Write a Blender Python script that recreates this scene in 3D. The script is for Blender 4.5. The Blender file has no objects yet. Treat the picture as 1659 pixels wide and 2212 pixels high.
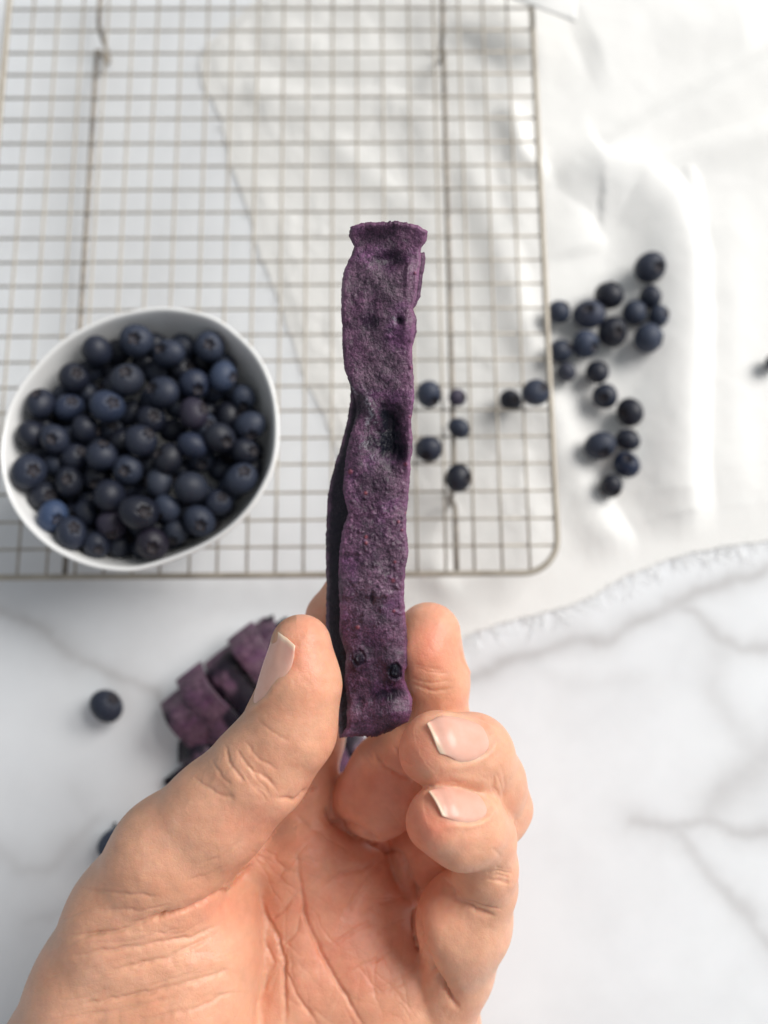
import bpy, math, random
import numpy as np
from mathutils import Matrix, Vector, Euler

random.seed(7)
RNG = np.random.default_rng(11)
scene = bpy.context.scene

# ------------------------------------------------------------------ camera
CAM_LOC = Vector((0.0, 0.0, 0.3417))
CAM_ROT = Euler((0.171780, -0.006645, -0.009094), 'XYZ')
cam_data = bpy.data.cameras.new('camera')
cam = bpy.data.objects.new('camera', cam_data)
scene.collection.objects.link(cam)
cam.location = CAM_LOC
cam.rotation_euler = CAM_ROT
cam_data.sensor_fit = 'HORIZONTAL'
cam_data.sensor_width = 36.0
cam_data.lens = 36.0
cam_data.clip_start = 0.01
cam_data.clip_end = 20.0
cam_data.dof.use_dof = True
cam_data.dof.focus_distance = 0.208
cam_data.dof.aperture_fstop = 7.4
scene.camera = cam

# ------------------------------------------------------------------ light
world = bpy.data.worlds.new('World')
scene.world = world
world.use_nodes = True
bg = world.node_tree.nodes['Background']
bg.inputs['Color'].default_value = (0.89, 0.945, 1.0, 1)
bg.inputs['Strength'].default_value = 0.35


def area_lamp(name, loc, target, sx, sy, watt, col):
    d = bpy.data.lights.new(name, 'AREA')
    d.shape = 'RECTANGLE'
    d.size, d.size_y, d.energy, d.color = sx, sy, watt, col
    o = bpy.data.objects.new(name, d)
    scene.collection.objects.link(o)
    o.location = loc
    o.rotation_euler = (Vector(target) - Vector(loc)).to_track_quat('-Z', 'Y').to_euler()
    return o


area_lamp('window_light', (2.40, 1.45, 2.35), (0.0, 0.0, 0.08), 2.3, 2.1, 160.0, (1.0, 0.972, 0.935))

scene.view_settings.view_transform = 'Standard'
scene.view_settings.look = 'None'
scene.view_settings.exposure = 0.06
scene.view_settings.gamma = 1.0
scene.render.engine = 'CYCLES'
scene.cycles.use_denoising = True
scene.cycles.max_bounces = 8

# ------------------------------------------------------------------ helpers
M_CAM = Matrix.Translation(CAM_LOC) @ CAM_ROT.to_matrix().to_4x4()
M_NP = np.array(M_CAM)
FPX = 1659.0
C = scene.collection


def cam_to_world(P):
    P = np.asarray(P, dtype=np.float64)
    return P @ M_NP[:3, :3].T + M_NP[:3, 3]


def pix_cam(px, py, D):
    """camera-space point at depth D (metres) for a point of the picture measured on a 1659 x 2212 sheet"""
    px, py, D = np.broadcast_arrays(np.asarray(px, float), np.asarray(py, float), np.asarray(D, float))
    return np.stack([(px - 829.5) / FPX * D, -(py - 1106.0) / FPX * D, -D], -1)


def on_plane(px, py, z):
    d = cam_to_world(pix_cam(px, py, 1.0)) - M_NP[:3, 3]
    t = (np.asarray(z) - M_NP[2, 3]) / d[..., 2]
    return M_NP[:3, 3] + d * t[..., None]


def mesh_obj(name, verts, faces, mat=None, parent=None, smooth=True):
    me = bpy.data.meshes.new(name)
    verts = np.asarray(verts, dtype=np.float64)
    if isinstance(faces, np.ndarray):
        nv, nf, k = len(verts), len(faces), faces.shape[1]
        me.vertices.add(nv)
        me.vertices.foreach_set('co', verts.astype(np.float32).ravel())
        me.loops.add(nf * k)
        me.loops.foreach_set('vertex_index', faces.astype(np.int32).ravel())
        me.polygons.add(nf)
        me.polygons.foreach_set('loop_start', np.arange(0, nf * k, k, dtype=np.int32))
        me.update(calc_edges=True)
        me.validate()
    else:
        me.from_pydata([tuple(v) for v in verts], [], faces)
    if smooth:
        me.polygons.foreach_set('use_smooth', np.ones(len(me.polygons), dtype=bool))
    if mat:
        me.materials.append(mat)
    o = bpy.data.objects.new(name, me)
    C.objects.link(o)
    if parent:
        o.parent = parent
    return o


def attr(o, name, vals):
    a = o.data.attributes.new(name, 'FLOAT', 'POINT')
    a.data.foreach_set('value', np.asarray(vals, dtype=np.float32).ravel())


def tag(o, label=None, cat=None, group=None, kind=None):
    if label: o['label'] = label
    if cat: o['category'] = cat
    if group: o['group'] = group
    if kind: o['kind'] = kind
    return o


def recenter(o):
    """put the object's origin in the middle of its mesh"""
    me = o.data
    co = np.empty(len(me.vertices) * 3, np.float32)
    me.vertices.foreach_get('co', co)
    co = co.reshape(-1, 3)
    c = (co.min(0) + co.max(0)) / 2
    c[2] = co[:, 2].min()
    me.vertices.foreach_set('co', (co - c).ravel())
    o.location = Vector([float(t) for t in c])
    me.update()
    return c


def noise2(X, Y, scale, seed=0, octaves=3, rough=0.5):
    """smooth value noise in [-1,1]"""
    out = np.zeros(np.broadcast(X, Y).shape)
    amp, tot = 1.0, 0.0
    for o in range(octaves):
        r = np.random.default_rng(seed * 101 + o)
        T = r.uniform(-1, 1, (64, 64))
        fx, fy = X / scale, Y / scale
        ix, iy = np.floor(fx).astype(int), np.floor(fy).astype(int)
        tx, ty = fx - ix, fy - iy
        tx, ty = tx * tx * (3 - 2 * tx), ty * ty * (3 - 2 * ty)
        a = T[ix % 64, iy % 64]; b = T[(ix + 1) % 64, iy % 64]
        c = T[ix % 64, (iy + 1) % 64]; d = T[(ix + 1) % 64, (iy + 1) % 64]
        out += amp * ((a * (1 - tx) + b * tx) * (1 - ty) + (c * (1 - tx) + d * tx) * ty)
        tot += amp; amp *= rough; scale = scale / 2.03
    return out / tot


def poly_dist(X, Y, pts):
    """distance to a polyline and the parameter along it"""
    best = np.full(np.broadcast(X, Y).shape, 1e9); par = np.zeros_like(best)
    pts = np.asarray(pts, float)
    n = len(pts) - 1
    for i in range(n):
        a, b = pts[i], pts[i + 1]
        d = b - a
        t = np.clip(((X - a[0]) * d[0] + (Y - a[1]) * d[1]) / (d @ d + 1e-12), 0, 1)
        dist = np.hypot(X - a[0] - t * d[0], Y - a[1] - t * d[1])
        m = dist < best
        best = np.where(m, dist, best); par = np.where(m, (i + t) / n, par)
    return best, par


def smooth_curve(pts, n):
    """Catmull-Rom through points"""
    pts = np.asarray(pts, float)
    P = np.vstack([2 * pts[0] - pts[1], pts, 2 * pts[-1] - pts[-2]])
    u = np.linspace(0, len(pts) - 1 - 1e-9, n)
    i = u.astype(int); t = (u - i)[:, None]
    p0, p1, p2, p3 = P[i], P[i + 1], P[i + 2], P[i + 3]
    return 0.5 * (2 * p1 + (p2 - p0) * t + (2 * p0 - 5 * p1 + 4 * p2 - p3) * t ** 2 + (3 * p1 - p0 - 3 * p2 + p3) * t ** 3)


def grid_faces(nu, nv, offset=0, flip=False):
    i, j = np.meshgrid(np.arange(nu - 1), np.arange(nv - 1), indexing='ij')
    a = (i * nv + j).ravel() + offset
    f = np.stack([a, a + nv, a + nv + 1, a + 1], 1)
    return f[:, ::-1] if flip else f


def tube(path, r, seg=8, closed=False):
    path = np.asarray(path, float)
    n = len(path)
    V, Fc = [], []
    prev = None
    for i in range(n):
        if closed:
            t = path[(i + 1) % n] - path[i - 1]
        else:
            t = path[min(i + 1, n - 1)] - path[max(i - 1, 0)]
        t = t / (np.linalg.norm(t) + 1e-12)
        if prev is None:
            ref = np.array([0, 0, 1.0]) if abs(t[2]) < 0.9 else np.array([1.0, 0, 0])
            s = np.cross(t, ref)
        else:
            s = prev - t * (prev @ t)
        s /= np.linalg.norm(s) + 1e-12
        prev = s
        b = np.cross(t, s)
        rr = r[i] if hasattr(r, '__len__') else r
        for k in range(seg):
            a = 2 * math.pi * k / seg
            V.append(path[i] + rr * (math.cos(a) * s + math.sin(a) * b))
    for i in range(n if closed else n - 1):
        for k in range(seg):
            j = (i + 1) % n
            Fc.append((i * seg + k, i * seg + (k + 1) % seg, j * seg + (k + 1) % seg, j * seg + k))
    if not closed:
        Fc.append(tuple(range(seg - 1, -1, -1)))
        Fc.append(tuple((n - 1) * seg + k for k in range(seg)))
    return V, Fc


# ------------------------------------------------------------------ materials
class NT:
    def __init__(self, name):
        self.m = bpy.data.materials.new(name)
        self.m.use_nodes = True
        self.t = self.m.node_tree
        self.b = self.t.nodes['Principled BSDF']

    def n(self, typ, **kw):
        nd = self.t.nodes.new(typ)
        for k, v in kw.items():
            if k in nd.inputs.keys():
                nd.inputs[k].default_value = v
            else:
                setattr(nd, k, v)
        return nd

    def l(self, a, b):
        self.t.links.new(a, b)

    def coord(self, kind='Object', scale=(1, 1, 1)):
        tc = self.n('ShaderNodeTexCoord')
        mp = self.n('ShaderNodeMapping')
        mp.inputs['Scale'].default_value = scale
        self.l(tc.outputs[kind], mp.inputs['Vector'])
        return mp.outputs['Vector']

    def noise(self, vec, scale, detail=4, rough=0.5):
        nd = self.n('ShaderNodeTexNoise')
        nd.inputs['Scale'].default_value = scale
        nd.inputs['Detail'].default_value = detail
        nd.inputs['Roughness'].default_value = rough
        self.l(vec, nd.inputs['Vector'])
        return nd.outputs['Fac']

    def ramp(self, fac, stops):
        r = self.n('ShaderNodeValToRGB')
        e = r.color_ramp.elements
        while len(e) < len(stops):
            e.new(0.5)
        for el, (p, c) in zip(e, stops):
            el.position = p
            el.color = (*c, 1) if len(c) == 3 else c
        self.l(fac, r.inputs['Fac'])
        return r.outputs['Color']

    def mix(self, fac, a, b, typ='MIX'):
        nd = self.n('ShaderNodeMix', data_type='RGBA', blend_type=typ)
        for sock, v in ((nd.inputs[0], fac), (nd.inputs[6], a), (nd.inputs[7], b)):
            if hasattr(v, 'type') and hasattr(v, 'is_linked'):
                self.l(v, sock)
            elif isinstance(v, (tuple, list)):
                sock.default_value = (*v, 1) if len(v) == 3 else v
            else:
                sock.default_value = v
        return nd.outputs[2]

    def math(self, op, a, b=0.0, clamp=False):
        nd = self.n('ShaderNodeMath', operation=op, use_clamp=clamp)
        for sock, v in ((nd.inputs[0], a), (nd.inputs[1], b)):
            if hasattr(v, 'is_linked'):
                self.l(v, sock)
            else:
                sock.default_value = v
        return nd.outputs[0]

    def at(self, name):
        nd = self.n('ShaderNodeAttribute', attribute_name=name)
        return nd.outputs['Fac']

    def bump(self, h, strength=0.3, dist=0.001, normal=None):
        nd = self.n('ShaderNodeBump')
        nd.inputs['Strength'].default_value = strength
        nd.inputs['Distance'].default_value = dist
        self.l(h, nd.inputs['Height'])
        if normal:
            self.l(normal, nd.inputs['Normal'])
        return nd.outputs['Normal']

    def set(self, **kw):
        for k, v in kw.items():
            s = self.b.inputs[k.replace('_', ' ')]
            if hasattr(v, 'is_linked'):
                self.l(v, s)
            else:
                s.default_value = (*v, 1) if isinstance(v, (tuple, list)) and len(v) == 3 and s.type == 'RGBA' else v
        return self


def mat_marble():
    m = NT('white_marble')
    v = m.coord('Object')
    n1 = m.noise(v, 9.0, 6, 0.6)
    cloud = m.ramp(n1, [(0.35, (0.80, 0.82, 0.845)), (0.62, (0.85, 0.87, 0.89))])
    # faint veins everywhere, drawn by noise
    w = m.noise(v, 5.0, 8, 0.62)
    d = m.math('ABSOLUTE', m.math('SUBTRACT', w, 0.5))
    faint = m.math('MULTIPLY', m.math('SUBTRACT', 1.0, m.math('MULTIPLY', d, 13.0, True), True), 0.13)
    c = m.mix(faint, cloud, (0.55, 0.54, 0.54))
    vein = m.math('MULTIPLY', m.at('vein'), m.math('ADD', 0.45, m.math('MULTIPLY', m.noise(v, 60.0, 4, 0.6), 0.9)), True)
    c = m.mix(vein, c, (0.42, 0.405, 0.40))
    m.set(Base_Color=c, Roughness=0.25, Specular_IOR_Level=0.3)
    return m.m


def mat_cloth():
    m = NT('white_cotton')
    v = m.coord('Object')
    n = m.noise(v, 14.0, 4)
    c = m.ramp(n, [(0.3, (0.84, 0.835, 0.815)), (0.7, (0.89, 0.885, 0.865))])
    w1 = m.n('ShaderNodeTexWave', wave_type='BANDS', bands_direction='X'); w1.inputs['Scale'].default_value = 450; w1.inputs['Distortion'].default_value = 1.0
    w2 = m.n('ShaderNodeTexWave', wave_type='BANDS', bands_direction='Y'); w2.inputs['Scale'].default_value = 450; w2.inputs['Distortion'].default_value = 1.0
    m.l(v, w1.inputs['Vector']); m.l(v, w2.inputs['Vector'])
    h = m.math('ADD', w1.outputs['Fac'], w2.outputs['Fac'])
    h = m.math('ADD', h, m.math('MULTIPLY', m.noise(v, 120.0, 4), 2.0))
    m.set(Base_Color=c, Roughness=0.95, Specular_IOR_Level=0.1, Normal=m.bump(h, 0.22, 0.0005), Subsurface_Weight=0.0)
    m.b.inputs['Sheen Weight'].default_value = 0.0
    return m.m


def mat_wire(name, a, b):
    m = NT(name)
    v = m.coord('Object')
    n = m.noise(v, 90.0, 5, 0.6)
    c = m.ramp(n, [(0.35, a), (0.68, b)])
    m.set(Base_Color=c, Metallic=0.55, Roughness=m.math('ADD', 0.38, m.math('MULTIPLY', n, 0.25)))
    m.l(m.bump(m.noise(v, 700.0, 2), 0.15, 0.0002), m.b.inputs['Normal'])
    return m.m


def mat_ceramic():
    m = NT('white_ceramic')
    v = m.coord('Object')
    n = m.noise(v, 25.0, 4)
    c = m.ramp(n, [(0.3, (0.83, 0.83, 0.82)), (0.7, (0.87, 0.868, 0.86))])
    m.set(Base_Color=c, Roughness=0.16, Coat_Weight=0.3, Coat_Roughness=0.1)
    m.l(m.bump(m.noise(v, 60.0, 3), 0.06, 0.001), m.b.inputs['Normal'])
    return m.m


def mat_berry():
    m = NT('blueberry_skin')
    v = m.coord('Object')
    oi = m.n('ShaderNodeObjectInfo')
    off = m.n('ShaderNodeVectorMath', operation='ADD')
    cmb = m.n('ShaderNodeCombineXYZ')
    m.l(oi.outputs['Random'], cmb.inputs[0]); m.l(oi.outputs['Random'], cmb.inputs[1])
    m.l(v, off.inputs[0]); m.l(cmb.outputs[0], off.inputs[1])
    vv = off.outputs[0]
    bloom = m.noise(vv, 190.0, 5, 0.6)
    fine = m.noise(vv, 900.0, 4, 0.65)
    # each berry carries its own amount of waxy bloom
    amt = m.math('ADD', m.math('MULTIPLY', oi.outputs['Random'], 0.30), -0.17)
    f = m.math('ADD', m.math('ADD', m.math('MULTIPLY', bloom, 0.75), m.math('MULTIPLY', fine, 0.35)), amt)
    c = m.ramp(f, [(0.38, (0.007, 0.0085, 0.018)), (0.56, (0.015, 0.020, 0.039)), (0.82, (0.060, 0.080, 0.130))])
    oc = m.n('ShaderNodeObjectInfo')
    c2 = m.mix(1.0, c, oc.outputs['Color'], 'MULTIPLY')
    m.set(Base_Color=c2, Roughness=m.math('ADD', 0.34, m.math('MULTIPLY', f, 0.35)), Specular_IOR_Level=0.5)
    m.l(m.bump(fine, 0.12, 0.0003), m.b.inputs['Normal'])
    return m.m


def mat_calyx():
    m = NT('berry_calyx')
    v = m.coord('Object')
    c = m.ramp(m.noise(v, 500.0, 4), [(0.35, (0.012, 0.011, 0.016)), (0.7, (0.055, 0.042, 0.042))])
    m.set(Base_Color=c, Roughness=0.8)
    return m.m


def mat_leather(name, lift=1.0, g=1.12):
    """dried purple fruit: 'dark' = berry skin, 'red' = seeds, 'frost' = dry pale film"""
    m = NT(name)
    v = m.coord('Object')
    n1 = m.noise(v, 140.0, 6, 0.6)
    n2 = m.noise(v, 650.0, 5, 0.65)
    pur = m.ramp(n1, [(0.26, (0.046 * lift, 0.016 * lift * g, 0.041 * lift)), (0.5, (0.112 * lift, 0.046 * lift * g, 0.092 * lift)), (0.76, (0.20 * lift, 0.098 * lift * g, 0.160 * lift))])
    spk = m.ramp(n2, [(0.36, (0.40, 0.36, 0.42)), (0.64, (1.2, 1.2, 1.2))])
    n3 = m.noise(v, 1700.0, 3, 0.6)
    spk = m.mix(1.0, spk, m.ramp(n3, [(0.38, (0.58, 0.55, 0.6)), (0.62, (1.35, 1.35, 1.35))]), 'MULTIPLY')
    c = m.mix(1.0, pur, spk, 'MULTIPLY')
    grey = m.ramp(m.noise(v, 75.0, 3, 0.5), [(0.45, (0, 0, 0)), (0.68, (0.55, 0.55, 0.55))])
    c = m.mix(grey, c, m.mix(1.0, spk, (0.14, 0.098, 0.122), 'MULTIPLY'))
    vio = m.ramp(m.noise(v, 110.0, 2, 0.5), [(0.52, (0, 0, 0)), (0.7, (0.6, 0.6, 0.6))])
    c = m.mix(vio, c, m.mix(1.0, spk, (0.17, 0.052, 0.165), 'MULTIPLY'))
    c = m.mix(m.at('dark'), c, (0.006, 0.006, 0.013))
    c = m.mix(m.math('MULTIPLY', m.at('red'), 0.75), c, (0.30, 0.055, 0.065))
    c = m.mix(m.at('thin'), c, (0.24, 0.085, 0.19))
    c = m.mix(m.at('frost'), c, (0.46, 0.44, 0.50))
    rg = m.math('ADD', 0.36, m.math('MULTIPLY', n2, 0.16))
    h = m.math('ADD', m.math('MULTIPLY', n2, 0.8), n3)
    m.set(Base_Color=c, Roughness=rg, Specular_IOR_Level=m.math('SUBTRACT', 0.45, m.math('MULTIPLY', m.at('dark'), 0.33)), Normal=m.bump(h, 0.85, 0.0004))
    m.b.inputs['Subsurface Weight'].default_value = 0.12
    m.b.inputs['Coat Weight'].default_value = 0.16
    m.b.inputs['Coat Roughness'].default_value = 0.28
    m.b.inputs['Subsurface Radius'].default_value = (1.0, 0.3, 0.6)
    m.b.inputs['Subsurface Scale'].default_value = 0.001
    return m.m


def mat_skin():
    m = NT('skin')
    v = m.coord('Object')
    n1 = m.noise(v, 55.0, 5, 0.55)
    n2 = m.noise(v, 260.0, 5, 0.6)
    base = m.ramp(n1, [(0.26, (0.71, 0.365, 0.23)), (0.52, (0.79, 0.43, 0.285)), (0.78, (0.83, 0.485, 0.335))])
    c = m.mix(m.math('MULTIPLY', m.at('pink'), 0.85, True), base, (0.77, 0.27, 0.175))
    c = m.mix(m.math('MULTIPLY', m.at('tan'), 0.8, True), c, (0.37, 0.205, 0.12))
    c = m.mix(0.35, c, m.mix(1.0, c, m.ramp(n2, [(0.3, (0.80, 0.72, 0.68)), (0.7, (1.1, 1.08, 1.05))]), 'MULTIPLY'))
    vo = m.n('ShaderNodeTexVoronoi', feature='DISTANCE_TO_EDGE'); vo.inputs['Scale'].default_value = 900.0
    warp = m.n('ShaderNodeVectorMath', operation='ADD')
    nz = m.n('ShaderNodeTexNoise'); nz.inputs['Scale'].default_value = 200.0
    sc = m.n('ShaderNodeVectorMath', operation='SCALE'); sc.inputs['Scale'].default_value = 0.0016
    m.l(v, nz.inputs['Vector']); m.l(nz.outputs['Color'], sc.inputs[0]); m.l(v, warp.inputs[0]); m.l(sc.outputs[0], warp.inputs[1])
    m.l(warp.outputs[0], vo.inputs['Vector'])
    h = m.math('ADD', m.math('MULTIPLY', m.math('MINIMUM', vo.outputs['Distance'], 0.15), 2.2), m.math('MULTIPLY', m.noise(v, 420.0, 5, 0.6), 0.9))
    m.set(Base_Color=c, Roughness=m.math('ADD', 0.34, m.math('MULTIPLY', n2, 0.2)), Specular_IOR_Level=0.45, Normal=m.bump(h, 0.26, 0.00035))
    m.b.inputs['Subsurface Weight'].default_value = 0.7
    m.b.inputs['Subsurface Radius'].default_value = (1.0, 0.36, 0.18)
    m.b.inputs['Subsurface Scale'].default_value = 0.0026
    return m.m


def mat_nail():
    m = NT('nail')
    v = m.coord('Object')
    n = m.noise(v, 300.0, 4)
    c = m.ramp(n, [(0.3, (0.76, 0.405, 0.31)), (0.7, (0.80, 0.45, 0.36))])
    c = m.mix(m.at('edge'), c, (0.84, 0.64, 0.48))
    m.set(Base_Color=c, Roughness=0.33, Specular_IOR_Level=0.42)
    m.b.inputs['Subsurface Weight'].default_value = 0.3
    m.b.inputs['Subsurface Radius'].default_value = (1.0, 0.4, 0.3)
    m.b.inputs['Subsurface Scale'].default_value = 0.001
    return m.m


def mat_thread():
    m = NT('cotton_thread')
    c = m.ramp(m.noise(m.coord('Object'), 300.0, 3), [(0.3, (0.88, 0.875, 0.86)), (0.7, (0.93, 0.925, 0.91))])
    m.set(Base_Color=c, Roughness=1.0, Specular_IOR_Level=0.05, Subsurface_Weight=1.0, Subsurface_Scale=0.0006, Subsurface_Radius=(1.0, 1.0, 1.0))
    return m.m


THREAD = mat_thread()
MARBLE, CLOTH, CERAMIC = mat_marble(), mat_cloth(), mat_ceramic()
WIRE = mat_wire('champagne_wire', (0.36, 0.32, 0.265), (0.50, 0.455, 0.385))
RAIL = mat_wire('worn_rail_wire', (0.16, 0.14, 0.125), (0.42, 0.37, 0.31))
BERRY, CALYX = mat_berry(), mat_calyx()
LEATHER = mat_leather('purple_fruit_leather', 1.3, 1.0)
LEATHER_PILE = mat_leather('purple_fruit_leather_matte', 1.3, 1.2)
SKIN, NAIL = mat_skin(), mat_nail()

# ------------------------------------------------------------------ marble table top
xs = np.concatenate([np.linspace(-0.9, -0.26, 12)[:-1], np.arange(-0.26, 0.2601, 0.0014), np.linspace(0.26, 0.9, 12)[1:]])
ys = np.concatenate([np.linspace(-0.9, -0.24, 12)[:-1], np.arange(-0.24, 0.12, 0.0014), np.linspace(0.12, 0.9, 14)])
GX, GY = np.meshgrid(xs, ys, indexing='ij')
wob = noise2(GX, GY, 0.02, 3, 4, 0.6) * 0.0045
wob2 = noise2(GX, GY, 0.02, 4, 4, 0.6) * 0.0045
vein = np.zeros_like(GX)
VEINS = [  # polyline in the picture, width in px, strength
    ([(-60, 1300), (0, 1325), (80, 1350), (130, 1385), (180, 1430), (240, 1455), (330, 1500), (420, 1580)], 11, 0.75),
    ([(1659, 1215), (1504, 1287), (1457, 1311), (1382, 1344), (1325, 1372), (1231, 1381), (1160, 1414), (1090, 1433), (1019, 1457), (900, 1480)], 13, 0.85),
    ([(1450, 1300), (1504, 1325), (1556, 1381), (1593, 1405), (1659, 1400), (1760, 1380)], 12, 0.75),
    ([(1556, 1405), (1537, 1490), (1560, 1540), (1580, 1570), (1640, 1640)], 26, 0.42),
    ([(1370, 1779), (1436, 1788), (1524, 1784), (1580, 1805), (1659, 1792), (1760, 1800)], 13, 0.75),
    ([(1436, 1788), (1480, 1836), (1545, 1897), (1607, 1967), (1659, 2037), (1740, 2120)], 11, 0.65),
    ([(1524, 1766), (1567, 1709), (1659, 1635), (1760, 1560)], 30, 0.6),
    ([(-60, 1800), (0, 1841), (46, 1873), (93, 1873), (139, 1841), (200, 1770)], 12, 0.45),
    ([(60, 1990), (120, 1960), (200, 1900)], 10, 0.3),
    ([(1090, 1433), (1240, 1478), (1400, 1470)], 18, 0.22),
    ([(200, 800), (330, 600), (420, 380)], 22, 0.18),
    ([(160, 1690), (190, 1780), (215, 1900)], 16, 0.2),
]
for pts, w, s in VEINS:
    pl = on_plane(np.array(pts)[:, 0], np.array(pts)[:, 1], 0.0)[:, :2]
    d, _ = poly_dist(GX + wob, GY + wob2, pl)
    wm = 1.5 * w / 4.85 / 1000; s = s * 0.95
    vein = np.maximum(vein, s * (0.42 * np.exp(-(d / (wm * 0.7)) ** 2) + 0.38 * np.exp(-(d / (wm * 2.0)) ** 2)))
table = mesh_obj('table_top', np.stack([GX, GY, np.zeros_like(GX)], -1).reshape(-1, 3), grid_faces(len(xs), len(ys)), MARBLE)
attr(table, 'vein', vein)
tag(table, 'white marble table top with soft grey veins', kind='structure')

# ------------------------------------------------------------------ white cloth
Bc = smooth_curve([(868, 1395), (940, 1405), (1040, 1362), (1150, 1330), (1254, 1300), (1340, 1252), (1430, 1215), (1540, 1185), (1659, 1168), (1900, 1120)], 150)
Tc = smooth_curve([(450, 95), (545, 8), (640, -80), (800, -190), (1100, -230), (1500, -240), (1960, -250)], 150)
Lc = smooth_curve([(868, 1395), (800, 1180), (735, 985), (668, 830), (598, 640), (540, 490), (490, 310), (436, 150), (450, 95)], 170)
Rc = smooth_curve([(1900, 1120), (1920, 700), (1945, 200), (1960, -250)], 170)
nu, nv = 300, 340
s = np.linspace(0, 1, nu)[:, None, None]; t = np.linspace(0, 1, nv)[None, :, None]


def rs(cu, n):
    k = np.linspace(0, 1, len(cu))
    q = np.linspace(0, 1, n)
    return np.stack([np.interp(q, k, cu[:, 0]), np.interp(q, k, cu[:, 1])], -1)


Bc[:, 1] += 6 * noise2(Bc[:, 0], Bc[:, 1], 34, 91, 4, 0.7) * np.clip(np.arange(150) / 5, 0, 1)
Lc[:, 0] += 12 * noise2(Lc[:, 0] * 0, Lc[:, 1], 60, 92, 4, 0.65) * np.clip(np.minimum(np.arange(170), 169 - np.arange(170)) / 5, 0, 1)
B_, T_, L_, R_ = rs(Bc, nu)[:, None], rs(Tc, nu)[:, None], rs(Lc, nv)[None], rs(Rc, nv)[None]
PX = (1 - t) * B_ + t * T_ + (1 - s) * L_ + s * R_ - ((1 - s) * (1 - t) * Bc[0] + s * (1 - t) * Bc[-1] + (1 - s) * t * Tc[0] + s * t * Tc[-1])
W0 = on_plane(PX[..., 0], PX[..., 1], 0.0)
edge_fade = np.clip(np.minimum(np.minimum(s[..., 0], 1 - s[..., 0]) * 18, np.minimum(t[..., 0], 1 - t[..., 0]) * 16), 0, 1)
CX, CY = PX[..., 0], PX[..., 1]
H = np.zeros_like(CX)
FOLDS = [  # polyline, width px on either side, height mm
    ([(1185, 400), (1300, 345), (1450, 260), (1700, 130), (1950, 20)], 32, 38, 6.5),
    ([(1190, 408), (1330, 372), (1500, 330), (1700, 285), (1950, 230)], 26, 28, 4.0),
    ([(1195, 395), (1290, 372), (1380, 385), (1445, 450), (1472, 560), (1476, 720), (1468, 900), (1468, 1060), (1470, 1175)], 40, 62, 12.0),
    ([(1195, 400), (1240, 470), (1260, 560)], 40, 60, 3.5),
    ([(1185, 840), (1220, 980), (1280, 1120), (1360, 1220)], 38, 38, 5.5),
    ([(1480, 340), (1500, 450), (1510, 600)], 14, 18, 3.5),
    ([(1000, 330), (1040, 450), (1080, 560), (1120, 700), (1160, 780)], 30, 30, 5.0),
    ([(560, 60), (700, 130), (900, 150), (1100, 190)], 36, 36, 4.0),
    ([(520, 200), (680, 240), (820, 220), (930, 260)], 28, 28, 4.0),
    ([(700, 300), (820, 400), (900, 480)], 26, 26, 3.0),
    ([(1090, 230), (1120, 330), (1180, 400)], 22, 22, 6.0),
    ([(1560, 420), (1575, 700), (1580, 1100)], 46, 46, 3.0),
    ([(900, 1180), (980, 1290), (1040, 1340)], 26, 26, 2.5),
    ([(1659, 40), (1400, 60), (1250, 120)], 70, 70, 5.0),
]
for pts, w1, w2, h in FOLDS:
    d, par = poly_dist(CX, CY, pts)
    h = h * 0.66; w1 = w1 * 1.15; w2 = w2 * 1.4
    taper = np.clip(np.minimum(par * 6 + 0.25, (1 - par) * 6 + 0.25), 0, 1)
    P_ = np.array(pts, float); tx_, ty_ = P_[-1] - P_[0]
    sidev = (CX - np.interp(par, np.linspace(0, 1, len(P_)), P_[:, 0])) * -ty_ + (CY - np.interp(par, np.linspace(0, 1, len(P_)), P_[:, 1])) * tx_
    w = w1 + (w2 - w1) / (1 + np.exp(-sidev / (math.hypot(tx_, ty_) * 12)))
    H = np.maximum(H, h * taper * np.exp(-(d / w) ** 2)) + 0.15 * h * taper * np.exp(-(d / w) ** 2)
H += 1.0 * (noise2(CX, CY, 130, 21, 4, 0.5) + 0.6)
underrack = 1 / (1 + np.exp((CX - 1180) / 18)) * (CY < 1240)
H += underrack * 1.4 * np.maximum(0, noise2(CX, CY, 70, 22, 4, 0.55))
H = np.where(underrack > 0.5, np.minimum(H, 11), H)
H *= 0.04 + 0.96 * edge_fade ** 1.5
CLOTH_H = H / 1000 + 0.00035
cz = CLOTH_H
cloth = mesh_obj('cloth', np.stack([W0[..., 0], W0[..., 1], cz], -1).reshape(-1, 3), grid_faces(nu, nv, flip=True), CLOTH)
so = cloth.modifiers.new('thickness', 'SOLIDIFY'); so.thickness = 0.0004; so.offset = 0
tag(cloth, 'white cotton cloth with soft folds and frayed edges under the wire rack', 'cloth')
# frayed threads along the open edges
fv, ff = [], []
grid3 = np.stack([W0[..., 0], W0[..., 1], cz], -1)


def thread(p, d, ln):
    k = np.linspace(0, 1, 5)
    side = np.array([-d[1], d[0], 0])
    bend = random.uniform(-0.6, 0.6); a9 = random.gauss(0, 0.35); d = np.array([d[0] * math.cos(a9) - d[1] * math.sin(a9), d[0] * math.sin(a9) + d[1] * math.cos(a9), 0.0])
    path = [p + d * ln * q + side * ln * bend * q * q + np.array([0, 0, 0.0006 * math.sin(q * 3.0) * random.uniform(0.1, 1.2) - (p[2] - 0.0003) * q]) for q in k]
    V, F = tube(path, [random.uniform(0.00009, 0.00015) * (1 - 0.1 * k2) for k2 in range(5)], 4)
    b = len(fv)
    fv.extend(V); ff.extend([tuple(b + i for i in f) for f in F])


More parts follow.
